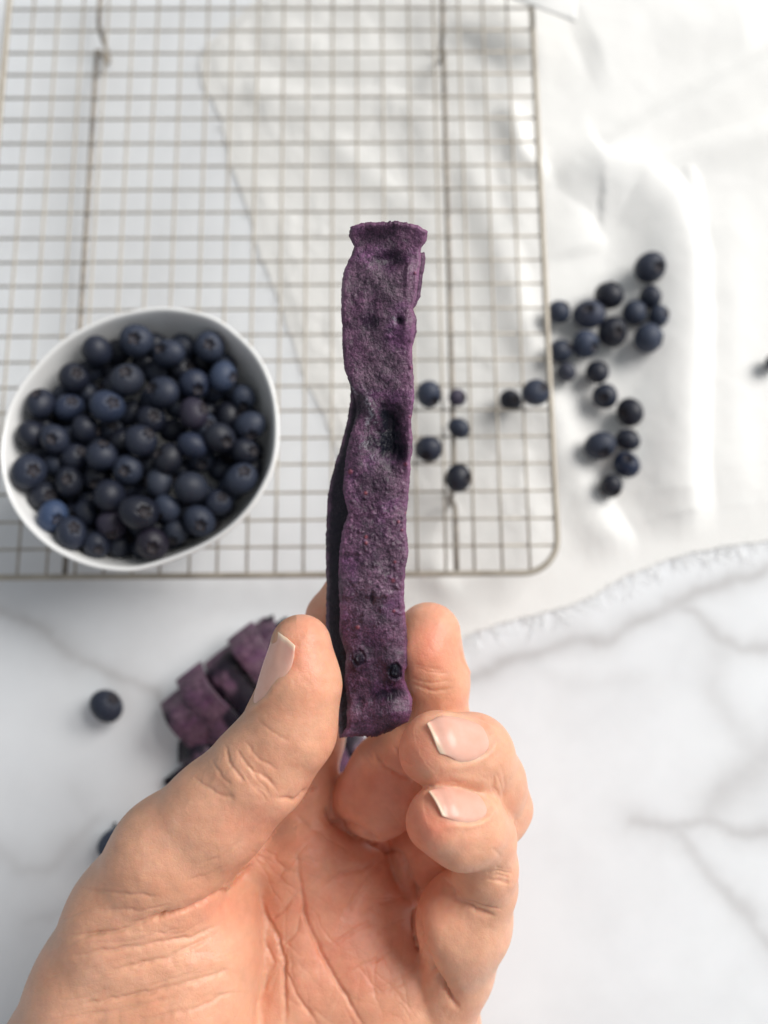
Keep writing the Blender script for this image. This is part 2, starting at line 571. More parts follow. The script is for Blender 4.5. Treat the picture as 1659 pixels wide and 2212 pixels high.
for i in range(300):
    u = random.random() * (nu - 1)
    a = int(u)
    p = grid3[a, 0]; q = grid3[a, 3]
    d = p - q; d[2] = 0; d /= np.linalg.norm(d) + 1e-9
    thread(p + (q - p) * random.uniform(0, 0.8), d, random.uniform(0.004, 0.014) * random.uniform(0.5, 1))
for i in range(240):
    a = int(random.random() * (nv - 1))
    p = grid3[0, a]; q = grid3[3, a]
    d = p - q; d[2] = 0; d /= np.linalg.norm(d) + 1e-9
    thread(p + (q - p) * random.uniform(0, 0.8), d, random.uniform(0.002, 0.007) * random.uniform(0.4, 1))
fr = mesh_obj('fringe', fv, ff, THREAD, cloth)
tag(fr, kind='stuff')
# turned-over corner resting on the rack
fx = np.linspace(0, 1, 24); fy = np.linspace(0, 1, 20)
FV = []
for a in fx:
    for b in fy:
        top = np.array([1060 + 190 * a, -70.0]); bot = np.array([1060 + 185 * a, -22 + 68 * a])
        p = top + (bot - top) * b
        z = 0.0235 + 0.0035 * math.sin(a * 2.5) * (1 - 0.6 * b) + 0.0012 * math.sin(a * 9 + b * 3)
        FV.append(on_plane(p[0], p[1], z))
fc = mesh_obj('turned_corner', np.array(FV), grid_faces(24, 20, flip=True), CLOTH, cloth)
so = fc.modifiers.new('thickness', 'SOLIDIFY'); so.thickness = 0.0009


def cloth_height(x, y):
    i = np.argmin((W0[..., 0] - x) ** 2 + (W0[..., 1] - y) ** 2)
    p = W0.reshape(-1, 3)[i]
    return float(cz.reshape(-1)[i]) if math.hypot(p[0] - x, p[1] - y) < 0.003 else 0.0


# ------------------------------------------------------------------ cooling rack
RZ = 0.018
gx = lambda c: (c - 13.641) * 0.012
gy = lambda r: (r * 0.99206 + 2.4565) * 0.012
C0, C1, R0, R1 = -1.0, 20.0, 0.0, 25.0
rack = bpy.data.objects.new('cooling_rack', None); C.objects.link(rack)
rack.location = (gx(9.5), gy(12.5), 0)
tag(rack, 'champagne coloured wire cooling rack with square grid and rounded corner', 'cooling rack')


def rack_part(name, V, F, mat):
    o = mesh_obj(name, np.array(V) - np.array(rack.location), F, mat, rack)
    return o


rc = 1.25
per = []
for cx, cy, a0 in ((C1 - rc, R0 + rc, -90), (C1 - rc, R1 - rc, 0), (C0 + rc, R1 - rc, 90), (C0 + rc, R0 + rc, 180)):
    for k in range(9):
        a = math.radians(a0 + 90 * k / 8)
        per.append((gx(cx + rc * math.cos(a)), gy(cy + rc * math.sin(a)), RZ))
V, F = tube(per, 0.00135, 10, closed=True)
rack_part('frame', V, F, WIRE)


def inset(c, lo, hi):
    d = min(c - lo, hi - c)
    return rc - math.sqrt(max(0, rc * rc - (rc - d) ** 2)) if d < rc else 0.0


for c in range(int(C0) + 1, int(C1)):
    jx = random.uniform(-0.03, 0.03); jb = random.uniform(-0.04, 0.04)
    e = inset(c, C0, C1)
    path = [(gx(c + jx + jb * math.sin(q * 3.1)), gy(R0 + e + (R1 - R0 - 2 * e) * q), RZ + 0.00055) for q in np.linspace(0, 1, 9)]
    V, F = tube(path, 0.00054, 8)
    rack_part('wire', V, F, WIRE)
for r in range(int(R0) + 1, int(R1)):
    jx = random.uniform(-0.03, 0.03); jb = random.uniform(-0.035, 0.035)
    e = inset(r, R0, R1)
    path = [(gx(C0 + e + (C1 - C0 - 2 * e) * q), gy(r + jx + jb * math.sin(q * 3.1)), RZ - 0.00055) for q in np.linspace(0, 1, 9)]
    V, F = tube(path, 0.00054, 8)
    rack_part('wire', V, F, WIRE)
for lc, j in ((2.58, 0.02), (16.42, -0.02)):
    zt = RZ - 0.0021
    path = [(lc, 0.02, zt), (lc, 2.35, zt), (lc, 2.55, zt - 0.003), (lc, 2.75, 0.0035), (lc, 2.95, 0.0012), (lc, 3.15, 0.0035), (lc, 3.35, zt - 0.003), (lc, 3.55, zt)]
    path += [(lc, r, zt) for r in np.linspace(5, 19, 8)]
    path += [(lc, 21.2, zt), (lc, 21.4, zt - 0.003), (lc, 21.55, 0.0035), (lc, 21.8, 0.0012), (lc, 22.05, 0.0035), (lc, 22.25, zt - 0.003), (lc, 22.45, zt), (lc, 24.98, zt)]
    V, F = tube([(gx(a), gy(b), z) for a, b, z in path], 0.00115, 10)
    rack_part('support_rail', V, F, RAIL)

# ------------------------------------------------------------------ bowl
RIMZ = 0.060; BZ = RZ + 0.0013
rim_px = np.array([(0, 830), (40, 660), (130, 500), (300, 310), (470, 200), (650, 125), (850, 85), (1000, 85), (1200, 130), (1350, 230), (1480, 370), (1560, 550), (1588, 750),
                   (1572, 950), (1510, 1110), (1400, 1270), (1250, 1400), (1080, 1490), (850, 1570), (700, 1590), (500, 1560), (300, 1470), (150, 1340), (50, 1190), (5, 1040), (-6, 930)], float)
rim_px = rim_px * 0.3803 + np.array([0, 630.9])
rim_s = smooth_curve(np.vstack([rim_px, rim_px[:1]]), 97)[:-1]
rim_w = on_plane(rim_s[:, 0], rim_s[:, 1], RIMZ)[:, :2]
bc = rim_w.mean(0)
PROF = [(0.0, 0.0012), (0.40, 0.0012), (0.43, 0.0), (0.47, 0.0), (0.50, 0.0012), (0.66, 0.006), (0.82, 0.0155), (0.93, 0.028), (0.985, 0.0375), (1.0, 0.0402), (0.997, 0.0415), (0.982, 0.0420), (0.962, 0.0413),
        (0.95, 0.039), (0.90, 0.029), (0.80, 0.018), (0.64, 0.0095), (0.42, 0.0055), (0.0, 0.005)]
zs = (RIMZ - BZ) / 0.0415
nb = len(rim_w)
BV = []
for sc_, z in PROF:
    for w in rim_w:
        BV.append((bc[0] + (w[0] - bc[0]) * max(sc_, 1e-4), bc[1] + (w[1] - bc[1]) * max(sc_, 1e-4), BZ + z * zs))
BF = [(i * nb + k, i * nb + (k + 1) % nb, (i + 1) * nb + (k + 1) % nb, (i + 1) * nb + k) for i in range(len(PROF) - 1) for k in range(nb)]
bowl = mesh_obj('bowl', BV, BF, CERAMIC)
sd = bowl.modifiers.new('smooth', 'SUBSURF'); sd.levels = sd.render_levels = 1
tag(bowl, 'white egg-shaped ceramic bowl full of blueberries standing on the wire rack', 'bowl')
recenter(bowl)


def bowl_inner_scale(z):
    zz = (z - BZ) / zs
    pr = PROF[12:][::-1]
    return np.interp(zz, [p[1] for p in pr], [p[0] for p in pr])


# ------------------------------------------------------------------ blueberries
def berry_mesh(seed):
    r = np.random.default_rng(seed)
    nth, nph = 17, 28
    V = [(0, 0, -0.92)]
    for i in range(1, nth):
        th = math.pi * (1 - i / nth)          # from the bottom pole up
        for k in range(nph):
            ph = 2 * math.pi * k / nph
            rad = 1.0 + 0.02 * math.sin(2 * ph + seed) + 0.012 * math.sin(3 * ph + 2 * seed + th)
            z = math.cos(th) * 0.92; x = math.sin(th)
            # sunken crown with a raised, five-pointed rim
            if th < 0.62:
                star = 0.40 + 0.07 * math.cos(5 * ph + seed)
                g = math.exp(-((th - star) / 0.09) ** 2)
                z += 0.075 * g
                if th < star:
                    z -= 0.17 * min(1, (star - th) / 0.2)
            V.append((rad * x * math.cos(ph), rad * x * math.sin(ph), z))
    V.append((0, 0, 0.92 - 0.20))
    F = []
    for k in range(nph):
        F.append((0, 1 + (k + 1) % nph, 1 + k))
    for i in range(nth - 2):
        for k in range(nph):
            a = 1 + i * nph
            F.append((a + k, a + (k + 1) % nph, a + nph + (k + 1) % nph, a + nph + k))
    last = 1 + (nth - 2) * nph
    for k in range(nph):
        F.append((last + k, last + (k + 1) % nph, len(V) - 1))
    me = bpy.data.meshes.new('blueberry')
    me.from_pydata(V, [], F)
    me.polygons.foreach_set('use_smooth', np.ones(len(me.polygons), dtype=bool))
    me.materials.append(BERRY)
    # calyx: five little pointed lobes round the crown
    CV, CF = [], []
    n = 30
    for j, (rr, zz) in enumerate(((0.08, 0.735), (0.20, 0.75), (0.29, 0.84), (0.36, 0.915))):
        for k in range(n):
            ph = 2 * math.pi * k / n
            lob = 0.5 + 0.5 * math.cos(5 * ph + seed)
            q = rr * (1 + (0.22 * lob - 0.18) * (j / 3)) * r.uniform(0.97, 1.03)
            CV.append((q * math.cos(ph), q * math.sin(ph), zz + (0.03 * lob if j == 3 else 0)))
    for j in range(3):
        for k in range(n):
            CF.append((j * n + k, j * n + (k + 1) % n, (j + 1) * n + (k + 1) % n, (j + 1) * n + k))
    CF.append(tuple(range(n - 1, -1, -1)))
    cm = bpy.data.meshes.new('calyx')
    cm.from_pydata(CV, [], CF)
    cm.polygons.foreach_set('use_smooth', np.ones(len(cm.polygons), dtype=bool))
    cm.materials.append(CALYX)
    return me, cm


BM = [berry_mesh(k) for k in range(4)]
bcount = [0]


def berry(pos, r, label, group, tilt=None, tint=(1, 1, 1)):
    me, cm = BM[bcount[0] % 4]
    bcount[0] += 1
    o = bpy.data.objects.new('blueberry', me); C.objects.link(o)
    o.location = Vector([float(v) for v in pos])
    q = random.uniform(0.91, 1.09)
    o.scale = (r * q, r / q, r * random.uniform(0.93, 1.0))
    if tilt is None:
        tilt = (random.uniform(0, 6.28), random.uniform(0.2, 1.9))
    o.rotation_euler = Euler((0, tilt[1], tilt[0]), 'XYZ')
    o.color = (*tint, 1)
    c = bpy.data.objects.new('calyx', cm); C.objects.link(c); c.parent = o
    tag(o, label, 'blueberry', group)
    return o


# heap in the bowl: (x, y, r) on the close-up of the bowl, level 0 top .. 1 lower, label
HEAP = [
    (560, 340, 90, 0, 'topmost left blueberry of the bowl heap with a pale ring crown'),
    (780, 280, 100, 0, 'large blueberry at the very top edge of the bowl heap'),
    (965, 355, 85, 0, 'blueberry just right of the large one at the top of the bowl'),
    (1190, 310, 85, 0, 'blueberry with pale bloom near the upper right wall of the bowl'),
    (1270, 490, 80, .3, 'bluish blueberry with visible crown at the upper right of the bowl heap'),
    (425, 490, 80, .2, 'blueberry below the topmost left one, near the bowl left wall'),
    (720, 500, 100, 0, 'big dark blueberry in the upper middle of the bowl heap'),
    (925, 570, 100, 0, 'large blueberry with grey crown right of the upper middle of the bowl'),
    (1110, 530, 85, .3, 'dull dark blueberry left of the bluish one in the bowl'),
    (1385, 620, 65, .8, 'small shadowed blueberry against the right wall of the bowl, upper'),
    (235, 635, 85, 0, 'blueberry lying highest along the left wall of the bowl'),
    (610, 650, 100, 0, 'big bluish blueberry left of the centre of the bowl heap'),
    (1100, 690, 85, 0, 'blueberry with a reddish side right of the bowl centre'),
    (400, 660, 75, .6, 'sunken dark blueberry between the left wall berry and the big bluish one'),
    (485, 775, 75, .3, 'blueberry with brownish crown left of the bowl centre'),
    (1420, 760, 85, .2, 'blueberry resting against the right wall of the bowl at mid height'),
    (200, 820, 78, .2, 'outer of the two blueberries side by side at the bowl left wall'),
    (310, 835, 75, 0, 'inner of the two blueberries side by side at the bowl left wall'),
    (860, 720, 80, .4, 'grey blueberry directly above the big central one in the bowl'),
    (800, 845, 95, 0, 'big blueberry in the very centre of the bowl heap'),
    (1250, 830, 90, 0, 'plain dark blueberry in the right part of the bowl heap'),
    (1090, 880, 80, .1, 'bluish blueberry between the centre and the right part of the bowl'),
    (580, 930, 85, 0, 'shiny blueberry with a light streak left below the bowl centre'),
    (965, 945, 80, .1, 'dark blueberry right below the central one of the bowl'),
    (170, 1040, 100, 0, 'large blueberry at the far left of the bowl heap'),
    (430, 940, 70, .5, 'half hidden blueberry left of the shiny streaked one in the bowl'),
    (735, 1015, 80, .3, 'blueberry with an orange brown scar below the bowl centre'),
    (395, 1075, 75, .3, 'dull blueberry right of the large far left one in the bowl'),
    (905, 1085, 75, .3, 'blueberry below the dark one right under the bowl centre'),
    (1085, 1110, 100, 0, 'very large dark blueberry in the lower right of the bowl heap'),
    (1370, 1060, 95, .1, 'large blueberry against the right wall of the bowl, lower'),
    (625, 1160, 100, 0, 'big blueberry with pale dot in the lower middle of the bowl heap'),
    (280, 1160, 80, .6, 'dark blueberry under the large far left one in the bowl'),
    (1240, 1200, 70, .5, 'small blueberry below the large one at the bowl right wall'),
    (820, 1260, 110, 0, 'largest blueberry of the lower middle of the bowl heap'),
    (300, 1280, 80, 0, 'light blue blueberry at the lower left of the bowl heap'),
    (415, 1370, 85, 0, 'blueberry next to the light blue one along the lower left wall'),
    (640, 1340, 80, .4, 'reddish dark blueberry near the bottom of the bowl heap'),
    (870, 1430, 90, 0, 'blueberry with red brown crown at the bottom of the bowl heap'),
    (560, 1430, 62, .1, 'small blueberry lowest in the bowl at the bottom wall'),
    (955, 1240, 72, .4, 'blueberry peeping out right of the largest lower middle one'),
    (1140, 1300, 85, .2, 'blueberry with pale dot at the lower right wall of the bowl'),
    (1000, 1360, 62, .5, 'small dark blueberry above the bottom right wall of the bowl'),
]
DEEP = [(750, 1130, 60), (1210, 590, 60), (500, 1280, 65), (1240, 970, 78), (985, 790, 62), (640, 790, 65), (740, 690, 65), (1395, 920, 66), (500, 570, 60), (820, 390, 70), (720, 1430, 66),
        (560, 1060, 65), (1310, 700, 66), (640, 420, 66), (1060, 430, 66), (320, 960, 66), (480, 1180, 66), (860, 1000, 66), (1190, 1330, 60), (330, 700, 66), (1000, 1230, 66), (690, 1240, 60), (860, 620, 66), (1180, 640, 66), (700, 880, 70), (1020, 1010, 66), (1330, 880, 66), (520, 860, 66), (230, 930, 70), (1050, 300, 62), (350, 1180, 66), (780, 1120, 66), (640, 560, 70), (1010, 640, 70), (300, 560, 62), (1290, 400, 62), (900, 460, 66), (1180, 760, 68), (430, 850, 66), (690, 960, 66), (1160, 960, 70), (500, 1010, 66), (830, 960, 66), (1280, 1120, 66), (380, 1270, 66), (760, 1360, 66), (1060, 1240, 66), (550, 1320, 62), (660, 300, 62), (880, 300, 60), (1300, 560, 64), (1460, 660, 60), (1470, 900, 62), (1440, 1000, 60), (1300, 1250, 62), (1120, 1400, 60), (980, 1460, 62), (760, 1500, 62), (640, 1460, 60), (480, 1440, 58), (250, 1230, 60), (150, 920, 62), (140, 760, 60), (340, 540, 62), (470, 400, 62), (1110, 400, 64), (830, 1150, 66), (1160, 1210, 66), (880, 1350, 64)]
k_ = 0.3803
pos, rad, pin = [], [], []
for x, y, r, lv, _ in HEAP:
    cxy = math.hypot(x - 790, y - 830) / 760
    z = 0.0525 + 0.007 * (1 - cxy ** 2) - 0.011 * lv
    p = on_plane(x * k_, 630.9 + y * k_, z)
    D = CAM_LOC.z - z
    pos.append(p); rad.append(1.09 * (0.55 * r + 0.45 * 82) * k_ * D / FPX); pin.append(1.0)
for x, y, r in DEEP:
    z = 0.0465
    p = on_plane(x * k_, 630.9 + y * k_, z)
    pos.append(p); rad.append(1.24 * r * k_ * (CAM_LOC.z - z) / FPX); pin.append(0.3)
pos, rad, pin = np.array(pos), np.array(rad), np.array(pin)
home = pos.copy()
for it in range(160):
    d = pos[:, None] - pos[None]
    dist = np.linalg.norm(d, axis=2) + np.eye(len(pos))
    ov = (rad[:, None] + rad[None]) * 0.90 - dist
    np.fill_diagonal(ov, 0)
    ov = np.maximum(ov, 0)
    push = d / dist[..., None] * ov[..., None] * 0.5
    push[..., 2] *= 1.5
    pos += push.sum(1) * 0.5
    pos += (home - pos) * np.array([0.10, 0.10, 0.02]) * pin[:, None]
    # stay inside the bowl
    v = pos[:, :2] - bc
    ang = np.arctan2(v[:, 1], v[:, 0])
    ra = np.arctan2(rim_w[:, 1] - bc[1], rim_w[:, 0] - bc[0]); rr = np.hypot(*(rim_w - bc).T)
    o_ = np.argsort(ra)
    lim = np.interp(ang, ra[o_], rr[o_], period=2 * math.pi) * bowl_inner_scale(pos[:, 2]) - rad * 0.98
    m = np.hypot(v[:, 0], v[:, 1])
    f = np.minimum(1, lim / np.maximum(m, 1e-6))
    pos[:, :2] = bc + v * f[:, None]
    pos[:, 2] = np.maximum(pos[:, 2], BZ + 0.006 + rad)
TILT_UP = lambda: (random.uniform(-1.6, 1.2), random.uniform(0.25, 1.1))
for i, (x, y, r, lv, lab) in enumerate(HEAP):
    tint = (1, 1, 1)
    if lab.startswith('light blue'): tint = (1.7, 2.1, 2.4)
    elif 'bluish' in lab: tint = (1.35, 1.5, 1.6)
    elif 'red' in lab: tint = (1.5, 0.95, 0.95)
    elif 'dark' in lab or 'dull' in lab: tint = (0.85, 0.8, 0.75)
    berry(pos[i], rad[i], lab, 'blueberries heaped in the bowl', TILT_UP() if random.random() < 0.7 else None, tint)
for i in range(len(HEAP), len(pos)):
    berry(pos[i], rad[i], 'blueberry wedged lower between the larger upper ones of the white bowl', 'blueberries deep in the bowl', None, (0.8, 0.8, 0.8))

LOOSE = [  # x, y, r on the picture, level ('c' cloth, 'r' rack, 't' table), label
    (1404, 578, 35, 'c', 'lone oval blueberry highest on the cloth, above the cluster', None),
    (1313, 643, 32, 'c', 'blueberry with dark crown at the top of the cluster on the cloth', None),
    (1205, 678, 26, 'c', 'blueberry at the left end of the cluster, touching the rack edge', None),
    (1269, 684, 33, 'c', 'blueberry with an orange brown crown in the cluster on the cloth', (1.1, 1, 1)),
    (1371, 676, 28, 'c', 'blueberry between the two pairs on the right side of the cluster', None),
    (1404, 645, 25, 'c', 'upper blueberry of the small pair at the right end of the cluster', None),
    (1422, 680, 23, 'c', 'lower blueberry of the small pair at the right end of the cluster', None),
    (1320, 722, 32, 'c', 'blueberry in the middle of the lower row of the cluster', None),
    (1400, 731, 34, 'c', 'large blueberry at the lower right of the cluster by the cloth fold', None),
    (1212, 760, 27, 'c', 'blueberry at the lower left of the cluster, half under the rack edge', None),
    (1259, 748, 30, 'c', 'blueberry with a crown scar beside the lower left one of the cluster', (1.15, 1.2, 1.25)),
    (1221, 807, 22, 'c', 'small brownish blueberry below the cluster next to the rack edge', (1.2, 1, .9)),
    (1287, 808, 26, 'c', 'top blueberry of the diagonal row of three on the cloth', None),
    (1304, 859, 27, 'c', 'middle blueberry of the diagonal row of three on the cloth', None),
    (1359, 892, 30, 'c', 'bottom blueberry of the diagonal row of three on the cloth', (1.1, 1, 1)),
    (1294, 965, 32, 'c', 'large dark blueberry at the left of the lowest group of four', (.9, .9, .9)),
    (1355, 951, 25, 'c', 'small blueberry at the upper right of the lowest group of four', None),
    (1351, 1005, 28, 'c', 'deep blue blueberry at the right of the lowest group of four', (.9, 1.4, 1.9)),
    (1318, 1052, 25, 'c', 'lowest blueberry of the group of four on the cloth', None),
    (926, 852, 29, 'r', 'blueberry on the rack right beside the upper middle of the purple strip', (1.2, 1.2, 1.2)),
    (988, 859, 20, 'r', 'small reddish blueberry on the rack wire in a column of three', (1.6, 1, 1)),
    (991, 925, 23, 'r', 'middle blueberry of the column of three on the rack', None),
    (926, 970, 29, 'r', 'blueberry on the rack beside the strip, lower of the two there', (1.2, 1.2, 1.2)),
    (990, 1033, 30, 'r', 'large blueberry on the rack above the support foot, lowest of the column', None),
    (1103, 865, 24, 'u', 'blueberry seen through the rack grid left of the one at the rack edge', None),
    (1157, 848, 31, 'r', 'large blueberry on the rack right at its right edge', None),
    (1668, 785, 20, 'c', 'blurred berry cut off by the right edge of the picture', (1.5, 1.2, 1)),
    (230, 1525, 32, 't', 'single blueberry lying on the marble left of the hand', None),
    (250, 1822, 32, 't', 'dark blueberry on the marble mostly hidden behind the thumb base', None),
]
lp, lr, fixed = [], [], []
for x, y, r, lv, lab, tint in LOOSE:
    z = 0.006
    for _ in range(4):
        p = on_plane(x, y, z)
        R = 1.06 * r * (CAM_LOC.z - z) / FPX
        if lv == 'c':
            base = cloth_height(p[0], p[1])
            base = min(base, 0.0045)
            z = base + R * 0.93
        elif lv == 't':
            z = R * 0.93
        elif lv == 'u':
            z = 0.003 + R * 0.93
        else:
            z = RZ + 0.001 + R * 0.72
    lp.append(on_plane(x, y, z)); lr.append(R); fixed.append(lv)
lp, lr = np.array(lp), np.array(lr)
for it in range(80):
    d = lp[:, None] - lp[None]
    dist = np.linalg.norm(d, axis=2) + np.eye(len(lp))
    ov = np.maximum((lr[:, None] + lr[None]) * 0.97 - dist, 0); np.fill_diagonal(ov, 0)
    push = d / dist[..., None] * ov[..., None] * 0.5
    lp += push.sum(1) * 0.6
    for i, f in enumerate(fixed):
        if f == 'r': lp[i, 2] = max(lp[i, 2], RZ + 0.001 + lr[i] * 0.72)
        else: lp[i, 2] = max(lp[i, 2], lr[i] * 0.93 + (0.003 if f in 'cu' else 0))
for (x, y, r, lv, lab, tint), p, R in zip(LOOSE, lp, lr):
    g = {'c': 'loose blueberries on the cloth', 'r': 'loose blueberries on the rack', 'u': 'loose blueberries on the cloth', 't': 'loose blueberries on the marble'}[lv]
    berry(p, R, lab, g, None if random.random() < 0.4 else (random.uniform(-1.5, 1.5), random.uniform(0.3, 1.3)), tint or (1, 1, 1))

# ------------------------------------------------------------------ pile of purple strips on the marble
PILE = [  # start on picture, direction, length mm, width mm, lift mm, label
    ((588, 1348), (0.55, 0.83), 80, 12.2, 5, 'purple fruit strip at the far right of the pile, behind the thumb tip'),
    ((512, 1364), (0.60, 0.80), 84, 12.6, 8, 'purple fruit strip sticking out highest left of the thumb nail'),
    ((460, 1414), (0.62, 0.78), 86, 12.6, 5.5, 'dark purple fruit strip set back between the two prominent ones'),
    ((402, 1450), (0.60, 0.80), 88, 12.8, 8, 'rosy purple fruit strip with dark spots in the middle of the pile'),
    ((362, 1503), (0.62, 0.78), 84, 12.4, 5, 'leftmost rosy fruit strip of the pile, beside its grey shadow'),
    ((370, 1630), (0.90, -0.05), 70, 9.5, 0, 'dark purple fruit strip lying under the pile at its lower left'),
    ((346, 1716), (0.85, -0.50), 66, 9.0, -3, 'narrow end of a purple fruit strip lowest beside the thumb'),
    ((430, 1560), (0.80, 0.60), 60, 9.5, 2, 'shadowed purple fruit strip under the leftmost rosy one'),
    ((398, 1672), (0.85, -0.30), 50, 8.5, 2, 'violet fruit strip just above the lowest one, against the thumb'),
    ((560, 1338), (0.50, 0.86), 70, 9.0, 2, 'low purple fruit strip peeping between the two at the top of the pile'),
    ((385, 1545), (0.72, -0.69), 52, 13.0, -12, 'dark fruit strip lying crosswise beneath the row of strips'),  # added strip, keeps the gaps in the row dark
    ((688, 1560), (0.35, 0.94), 56, 13.0, 9, 'dusky fruit strip at the right of the gap between thumb and middle finger'),
    ((640, 1620), (0.62, 0.78), 60, 13.0, 12, 'bluish purple fruit strip seen in the gap between thumb and fingers'),
]
for idx, (st, dr, ln, wd, lift, lab) in enumerate(PILE):
    dr = np.array([dr[0], -dr[1]]); dr /= np.linalg.norm(dr)
    p0 = on_plane(st[0], st[1], 0.014)[:2]
    sd_ = np.array([-dr[1], dr[0]])
    nl, nw = 90, 26
    qa = np.linspace(0, 1, nl)[:, None]; qb = np.linspace(-1, 1, nw)[None]
    S = qa * ln; Wd = qb * wd / 2
    wav = 1 + 0.05 * np.sin(S / 6.0 + idx)
    NX, NY = S + 130 * idx, Wd + 40
    nzv = noise2(NX, NY, 9, 60 + idx, 4, 0.55)
    arch = lift + 12.5 - 8.5 * np.exp(-(S / 5.0) ** 1.5) - 6.0 * np.clip((S - 8) / 16, 0, 1) ** 1.3 + 0.9 * np.sin(S / 5.0 + idx * 1.3) * np.clip(S / 12, 0, 1)
    zt = arch - 1.1 * qb ** 2 + 0.7 * nzv + 1.1 * qb * np.sin(1.2 + idx * 1.7 + S / 18)
    zt = np.maximum(zt, 2.6)
    xy = p0[None, None] + (S / 1000)[..., None] * dr + (Wd * wav / 1000 + 0.0006 * np.sin(S / 9 + idx))[..., None] * sd_
    topv = np.concatenate([np.broadcast_to(xy, (nl, nw, 2)), (zt / 1000)[..., None]], -1)
    botv = topv.copy(); botv[..., 2] -= 0.0019
    V = np.concatenate([topv.reshape(-1, 3), botv.reshape(-1, 3)])
    n = nl * nw
    Fq = [grid_faces(nl, nw), grid_faces(nl, nw, n, True)]
    ring = np.concatenate([np.arange(nw), np.arange(1, nl) * nw + nw - 1, (nl - 1) * nw + np.arange(nw - 2, -1, -1), np.arange(nl - 2, 0, -1) * nw])
    nx_ = np.roll(ring, -1)
    Fq.append(np.stack([ring, nx_, nx_ + n, ring + n], 1))
    Fq = np.concatenate(Fq)
    o = mesh_obj('fruit_strip', V, Fq, LEATHER_PILE)
    dk = np.clip((noise2(NX, NY, 11, 80 + idx, 3, 0.5) - 0.10) * 3.2, 0, 0.93)
    attr(o, 'dark', np.concatenate([dk.ravel(), dk.ravel()])); attr(o, 'red', np.zeros(2 * n)); attr(o, 'frost', np.zeros(2 * n)); attr(o, 'thin', np.zeros(2 * n))
    recenter(o)
    tag(o, lab, 'fruit strip', 'purple fruit strips piled on the marble')

cp_ = on_plane(248, 1782, 0.0007)
cv_, cf_ = [], []
for i in range(5):
    for k in range(8):
        a_, b_ = math.pi * (i + 0.15) / 4.3, 2 * math.pi * k / 8
        r_ = 0.00085 * random.uniform(0.7, 1.25)
        cv_.append(cp_ + np.array([r_ * math.sin(a_) * math.cos(b_) * 0.8, r_ * math.sin(a_) * math.sin(b_) * 1.3, 0.8 * r_ * math.cos(a_)]))
cf_ = [(i * 8 + k, i * 8 + (k + 1) % 8, (i + 1) * 8 + (k + 1) % 8, (i + 1) * 8 + k) for i in range(4) for k in range(8)] + [tuple(range(7, -1, -1)), tuple(range(32, 40))]
tag(mesh_obj('crumb', np.array(cv_), cf_, CALYX), 'tiny dark crumb on the marble above the berry behind the thumb', 'crumb')

# ------------------------------------------------------------------ the fruit strip held in the hand
D0 = 0.212


def strip_layer(name, left, right, top, bottom, zc, nu, nv, shape, feats, thick, parent, base_dark=None, jag=2.2, seed=5):
    """left/right: (x, y) lists down the two long edges; zc: (y, mm towards the eye) list; shape(u) extra mm across"""
    L = np.array(left, float); R = np.array(right, float); Tt = np.array(top, float); Bb = np.array(bottom, float)
    u = np.linspace(0, 1, nu)[:, None] * np.ones((1, nv)); v = np.ones((nu, 1)) * np.linspace(0, 1, nv)[None]
    yt = np.interp(u, Tt[:, 0], Tt[:, 1]); yb = np.interp(u, Bb[:, 0], Bb[:, 1])
    rj = noise2(u * 60, u * 0 + 3, 1.6, seed + 9, 3, 0.7)
    yt = yt + 3.0 * rj; yb = yb + 3.5 * rj
    Y = yt + (yb - yt) * v
    lx = np.interp(Y, L[:, 1], L[:, 0]) + jag * noise2(Y, Y * 0, 11, seed, 4, 0.7)
    rx = np.interp(Y, R[:, 1], R[:, 0]) + jag * noise2(Y, Y * 0 + 77, 11, seed + 1, 4, 0.7)
    X = lx + (rx - lx) * u
    zz = np.array(zc, float)
    Z = np.interp(Y, zz[:, 0], zz[:, 1]) + shape(u, v, X, Y)
    h, dark, red, glint = feats(u, v, X, Y)
    ed = np.minimum(np.minimum(X - lx, rx - X), np.minimum(Y - yt, yb - Y))
    Z = Z + h - 0.7 * np.exp(-(ed / 4.0) ** 2)
    D = D0 - Z / 1000
    f3 = cam_to_world(pix_cam(X, Y, D).reshape(-1, 3))
    mx = (lx + rx) / 2
    b3 = cam_to_world(pix_cam(mx + (X - mx) * 0.985, Y, D + thick / 1000 - 0.0008 * np.exp(-(ed / 4.0) ** 2)).reshape(-1, 3))
    n = nu * nv
    Fq = [grid_faces(nu, nv, 0, True), grid_faces(nu, nv, n, False)]
    ring = np.concatenate([np.arange(nv), np.arange(1, nu) * nv + nv - 1, (nu - 1) * nv + np.arange(nv - 2, -1, -1), np.arange(nu - 2, 0, -1) * nv])
    nx_ = np.roll(ring, -1)
    Fq.append(np.stack([nx_, ring, ring + n, nx_ + n], 1))
    o = mesh_obj(name, np.concatenate([f3, b3]), np.concatenate(Fq), LEATHER, parent)
    thin_lit = 0.7 * np.exp(-(ed / 8.0) ** 2) * (1 - dark) * np.clip(0.45 + 0.9 * noise2(X, Y, 22, 49, 3, 0.6), 0, 1) + 0.22 * np.clip(u * 3 - 2.0, 0, 1) * (1 - dark)  # thin pinkish rim, with light through edges and on right side painted in
    for nm, a in (('dark', dark), ('red', red), ('frost', glint), ('thin', thin_lit)):
        a = np.clip(a, 0, 1)
        attr(o, nm, np.concatenate([a.ravel(), np.maximum(a, 0.3).ravel() if nm == 'dark' else a.ravel() * 0]))
    return o


